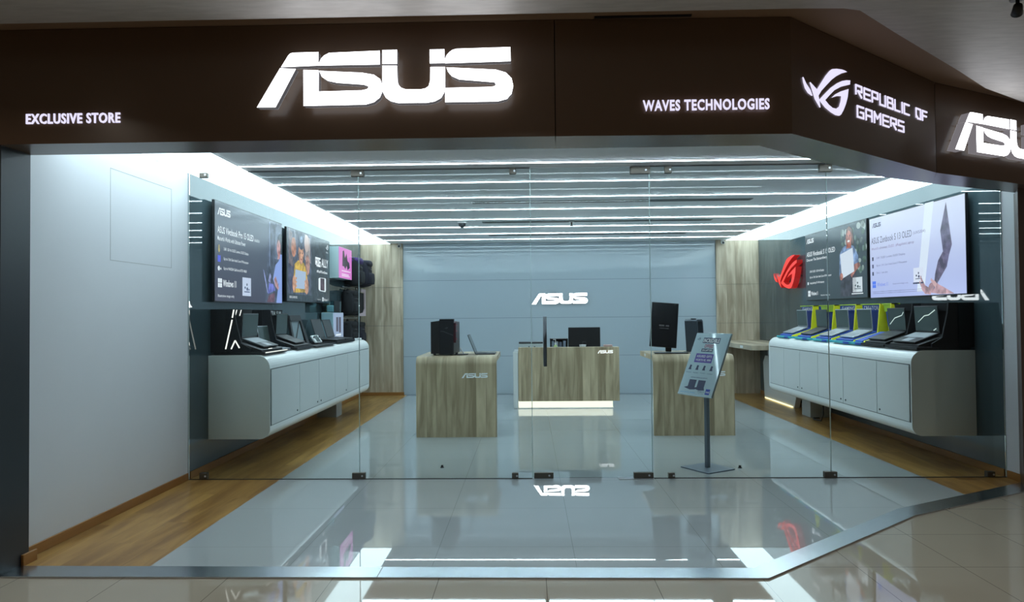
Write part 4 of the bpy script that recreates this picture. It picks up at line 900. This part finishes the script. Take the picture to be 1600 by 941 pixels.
# ------------------------------------------------------------ things on the islands
t = thing('tower_computer', 'black gaming tower computer on the left wooden island', 'computer', (-1.08, 8.78, .986), math.radians(-6))
b = MB(); b.box(-.165, .125, 0, .38, .02, .425, bev=.008); b.build('case', M_black, t)
b = MB(); b.prism([(-.05, .015), (.125, .015), (.135, .46), (-.045, .46)], lambda u, v, q: (u, q, v), -.06, .0); fb = b.build('front_bezel', M_blackm, t)
b = MB(); b.prism([(.0, .30), (.13, .25), (.13, .258), (.0, .309)], lambda u, v, q: (u, q, v), -.064, -.060); b.prism([(-.03, .30), (.0, .30), (.0, .309), (-.03, .309)], lambda u, v, q: (u, q, v), -.064, -.060); b.build('bezel_groove', M_dgrey, fb)
b = MB()
for poly in EYE_MARK: b.prism([(.02 + x * .045, .335 + y * .045) for x, y in poly], lambda u, v, q: (u, q, v), -.064, -.0605)
b.build('badge', M_dgrey, fb)
b = MB(); b.prism([(-.165, .02), (-.05, .02), (-.05, .44), (-.165, .425)], lambda u, v, q: (u, q, v), -.03, .0); b.build('left_bezel', M_black, t)
b = MB(); b.prism([(0, .16), (.06, .20), (.06, .43), (0, .41)], lambda u, v, q: (.1255 + q, u - .03, v), 0, .034); b.build('side_vent', mat('dark_red_plastic', (.05, .010, .016), .4), t)
for z in (.20, .30, .38):
    b = MB(); b.box(.160, .163, -.02, .03, z, z + .012); b.build('red_light', glow('pc_red_glow', (.6, .08, .14), .35), t)
for x, y in ((-.13, .03), (.09, .03), (-.13, .34), (.09, .34)):
    b = MB(); b.cyl((x, y, 0), .018, .02, None, 12); b.build('foot', M_dgrey, t)
laptop('open dark laptop seen from its side on the left wooden island', (-.690, 9.02, .986), 0, .36, .255, 112, 0, M_dgrey, M_dgrey, M_screen_off)
t = thing('phone_stand', 'small grey tilted stand with cable between tower and laptop', 'stand', (-.84, 8.86, .986))
b = MB(); b.box(-.08, .06, -.05, .05, 0, .012, bev=.004); b.build('foot_plate', M_dgrey, t)
b = MB(); b.prism([(.0, .01), (.012, .01), (-.04, .095), (-.05, .09)], lambda u, v, q: (u, q, v), -.03, .03); b.build('back_rest', M_silver, t)
b = MB(); b.tube([(-.07, 0, .01), (-.11, -.04, .008), (-.09, -.1, .006), (-.02, -.12, .006), (.06, -.06, .006)], .006, None, 6); b.build('cable', M_black, t)
t = thing('portrait_monitor', 'tall black portrait monitor on the right wooden island', 'monitor', (1.78, 8.84, .986), math.radians(-7))
Rm = Matrix.Translation((-.06, 0, .36)) @ Matrix.Rotation(math.radians(4.5), 4, 'Y') @ Matrix.Rotation(math.radians(7), 4, 'X').inverted()
b = MB(); b.box(-.168, .168, -.02, .012, -.285, .285, bev=.006); b.xform(Rm); pn = b.build('panel', M_black, t)
b = MB(); b.box(-.160, .160, -.0215, -.0202, -.275, .277); b.xform(Rm); b.build('display', mat('portrait_display', (.008, .009, .012), .15), pn)
b = MB(); put_text(b, 'ROG  XG', -.06, .06, -.02, 0.0, lambda u, v, q: (u, -.0222, v), 0, None, .02); put_text(b, 'SWIFT OLED', -.05, .06, -.05, -.04, lambda u, v, q: (u, -.0222, v), 0, None); b.xform(Rm); b.build('display_text', glow('faint_text', (.3, .32, .36), .35), pn)
b = MB(); b.box(-.045, .03, .012, .05, .02, .34, bev=.008); b.build('neck', M_black, t)
b = MB(); b.box(-.19, .23, -.11, .13, 0, .014, bev=.006); b.build('base', M_black, t)
b = MB(); b.box(-.215, -.185, .0, .02, .33, .50, bev=.004); b.build('side_port', M_dgrey, t)
t = thing('folded_display_stand', 'dark curved folded stand behind the portrait monitor', 'stand', (2.17, 9.15, .986), math.radians(48))
outer = [(-.045, 0), (-.085, .405), (-.06, .425), (.045, .425), (.075, .40), (.115, .0), (.10, .0), (.055, .385), (.035, .405), (-.05, .405), (-.068, .39), (-.03, 0)]
b = MB(); b.prism(outer, lambda u, v, q: (u, q, v), -.09, .09); b.build('bent_plate', mat('blue_grey_metal', (.05, .065, .085), .4), t)
b = MB(); b.cyl((-.01, 0, .425), .035, .012, None, 18); b.build('top_button', M_black, t)
b = MB(); b.box(-.10, .13, -.10, .10, -.0, .006); b.build('foot_plate', M_dgrey, t)
t = thing('mouse_pad', 'thin dark mouse pad beside the portrait monitor base', 'mouse pad', (2.12, 8.80, .986))
b = MB(); b.box(-.10, .12, -.09, .09, 0, .004, bev=.0015); b.build('pad', M_dgrey, t)

# ------------------------------------------------------------ poster stand
t = thing('poster_stand', 'slanted pale blue poster on a grey pole with square base', 'poster stand', (1.706, 6.722, 0), math.radians(32))
b = MB(); b.box(-.178, .178, -.178, .178, 0, .010, bev=.003); b.build('base_plate', M_standgrey, t)
b = MB(); b.box(-.019, .019, -.019, .019, .010, .96, bev=.004); b.build('pole', M_standgrey, t)
PM = Matrix.Rotation(-math.radians(32), 4, 'Z') @ Matrix.Translation(Vector((1.677, 6.69, 1.005)) - Vector((1.706, 6.722, 0))) @ Matrix.Rotation(-1.049, 4, 'Z') @ Matrix.Rotation(-.428, 4, 'X')
def pfn(w): return lambda u, v, q: (u, -w - q, v)
b = MB(); b.box(-.2285, .2285, 0, .018, -.324, .324, bev=.004); b.xform(PM); pb = b.build('poster_frame', mat('silver_snap_frame', (.45, .55, .58), .25, .6), t)
b = MB(); b.box(-.223, .223, -.0015, 0.0, -.318, .318); b.xform(PM); b.build('poster_sheet', M_poster, pb)
b = MB(); f1 = pfn(.0018); f2 = pfn(.0024)
nv, rd, wt, pu = mat('ink_navy', (.02, .03, .09), .5), mat('ink_red', (.32, .05, .10), .5), mat('ink_white', (.75, .78, .8), .5), mat('ink_purple', (.10, .06, .33), .5)
R4 = lambda u0, u1, v0, v1: [(u0, v0), (u1, v0), (u1, v1), (u0, v1)]
b.flat(R4(-.105, .115, .215, .272), f1, 0, nv); put_text(b, 'INCREDIBLE', -.098, .108, .222, .264, f2, 0, wt, .03)
put_text(b, 'OFFERS', -.065, .05, .165, .205, f1, 0, rd, .04); b.flat(R4(-.09, .06, .125, .158), f1, 0, nv); put_text(b, 'ON LAPTOPS', -.08, .05, .132, .151, f2, 0, wt, .02)
b.flat(R4(-.14, .09, .012, .105), f1, 0, pu); put_text(b, 'ASSURED GIFTS', -.125, .075, .065, .09, f2, 0, wt, .01); put_text(b, 'WORTH RS. 9999', -.125, .075, .027, .05, f2, 0, wt, .01)
for k, u in enumerate((-.165, -.07, .02, .115)):
    b.flat([(u - .02, -.065), (u + .02, -.065), (u + .012, -.04), (u + .016, -.02), (u - .01, -.015), (u - .014, -.045)], f1, 0, nv)
    put_text(b, ('Backpack', 'Headset', 'Warranty', 'Cashback')[k], u - .035, u + .035, -.10, -.088, f1, 0, nv)
put_text(b, 'AND MUCH MORE ON LAPTOPS', -.115, .10, -.148, -.136, f1, 0, nv, .01)
for u in (-.10, .02):
    b.flat([(u - .02, -.165), (u + .075, -.165), (u + .075, -.235), (u + .09, -.262), (u + .02, -.268), (u - .065, -.25), (u - .02, -.235)], f1, 0, nv)
for poly in EYE_MARK: b.flat([(-.195 + x * .05, .245 + y * .05) for x, y in poly], f1, 0, nv)
b.flat(R4(.13, .185, -.30, -.245), f1, 0, mat('ink_blue', (.02, .06, .42), .5)); put_text(b, 'intel', .138, .178, -.285, -.262, f2, 0, wt, .01); put_text(b, 'Windows 11', .03, .115, -.285, -.27, f1, 0, nv); put_text(b, 'T&C apply', .04, .11, -.30, -.292, f1, 0, nv)
put_text(b, 'asus store online', -.195, .0, -.300, -.288, f1, 0, mat('ink_cyan', (.05, .32, .62), .5), .01)
b.xform(PM); b.build('poster_print', None, pb)
# floor door stops
for (x, y), lab in (((-.863, 6.80), 'small dark floor door stop left of the glass door'), ((2.02, 6.74), 'small dark floor door stop right of the poster stand base')):
    t = thing('door_stop', lab, 'door stop', (x, y, 0), group='floor door stops')
    b = MB(); b.cyl((0, 0, 0), .020, .006, None, 18); b.build('base', M_dgrey, t)
    b = MB(); b.cyl((0, 0, .006), .014, .02, None, 18, .010); b.build('buffer', M_black, t)

# ------------------------------------------------------------ right rear desk
t = thing('corner_desk', 'wooden wall desk in the rear right corner behind the white cabinet', 'desk', (3.85, 11.8, 0))
b = MB(); b.box(3.42, XR - .004, 10.72, YB - .034, .91, .985, bev=.004); b.build('desk_top', M_deskwood, t, True)
b = MB(); b.box(4.02, 4.08, 11.15, YB - .04, .0, .91); b.build('support_panel', mat('shaded_oak_panel', (.34, .28, .20), .45), t, True) if False else b.bm.free()
b = MB(); b.prism([(10.90, .0), (12.25, .0), (12.30, .62), (12.20, .74), (10.75, .74), (10.75, .30)], lambda u, v, q: (q, u, v), 4.12, 4.20); b.build('white_side_panel', M_cabinet, t, True)
b = MB(); b.box(4.20, 4.26, 10.95, 12.3, .12, .91); b.build('wall_batten', M_cabinet, t, True)
b = MB(); b.box(3.4165, 3.4195, 11.15, 11.30, .925, .965); b.build('power_outlet', M_white, t, True)
b = MB(); b.box(4.105, 4.118, 10.95, 12.2, .006, .014); b.build('floor_glow_strip', glow('warm_under_glow', (1.0, .80, .38), 3.0), t, True)
b = MB(); b.tube([(4.05, 9.80, .012), (3.95, 9.78, .012), (3.92, 9.65, .012), (3.95, 9.5, .02), (3.96, 9.46, .10), (3.96, 9.45, .28)], .010, None, 8)
tag(b.build('power_cable', M_black), 'black power cable on the floor under the right white cabinet', 'cable')
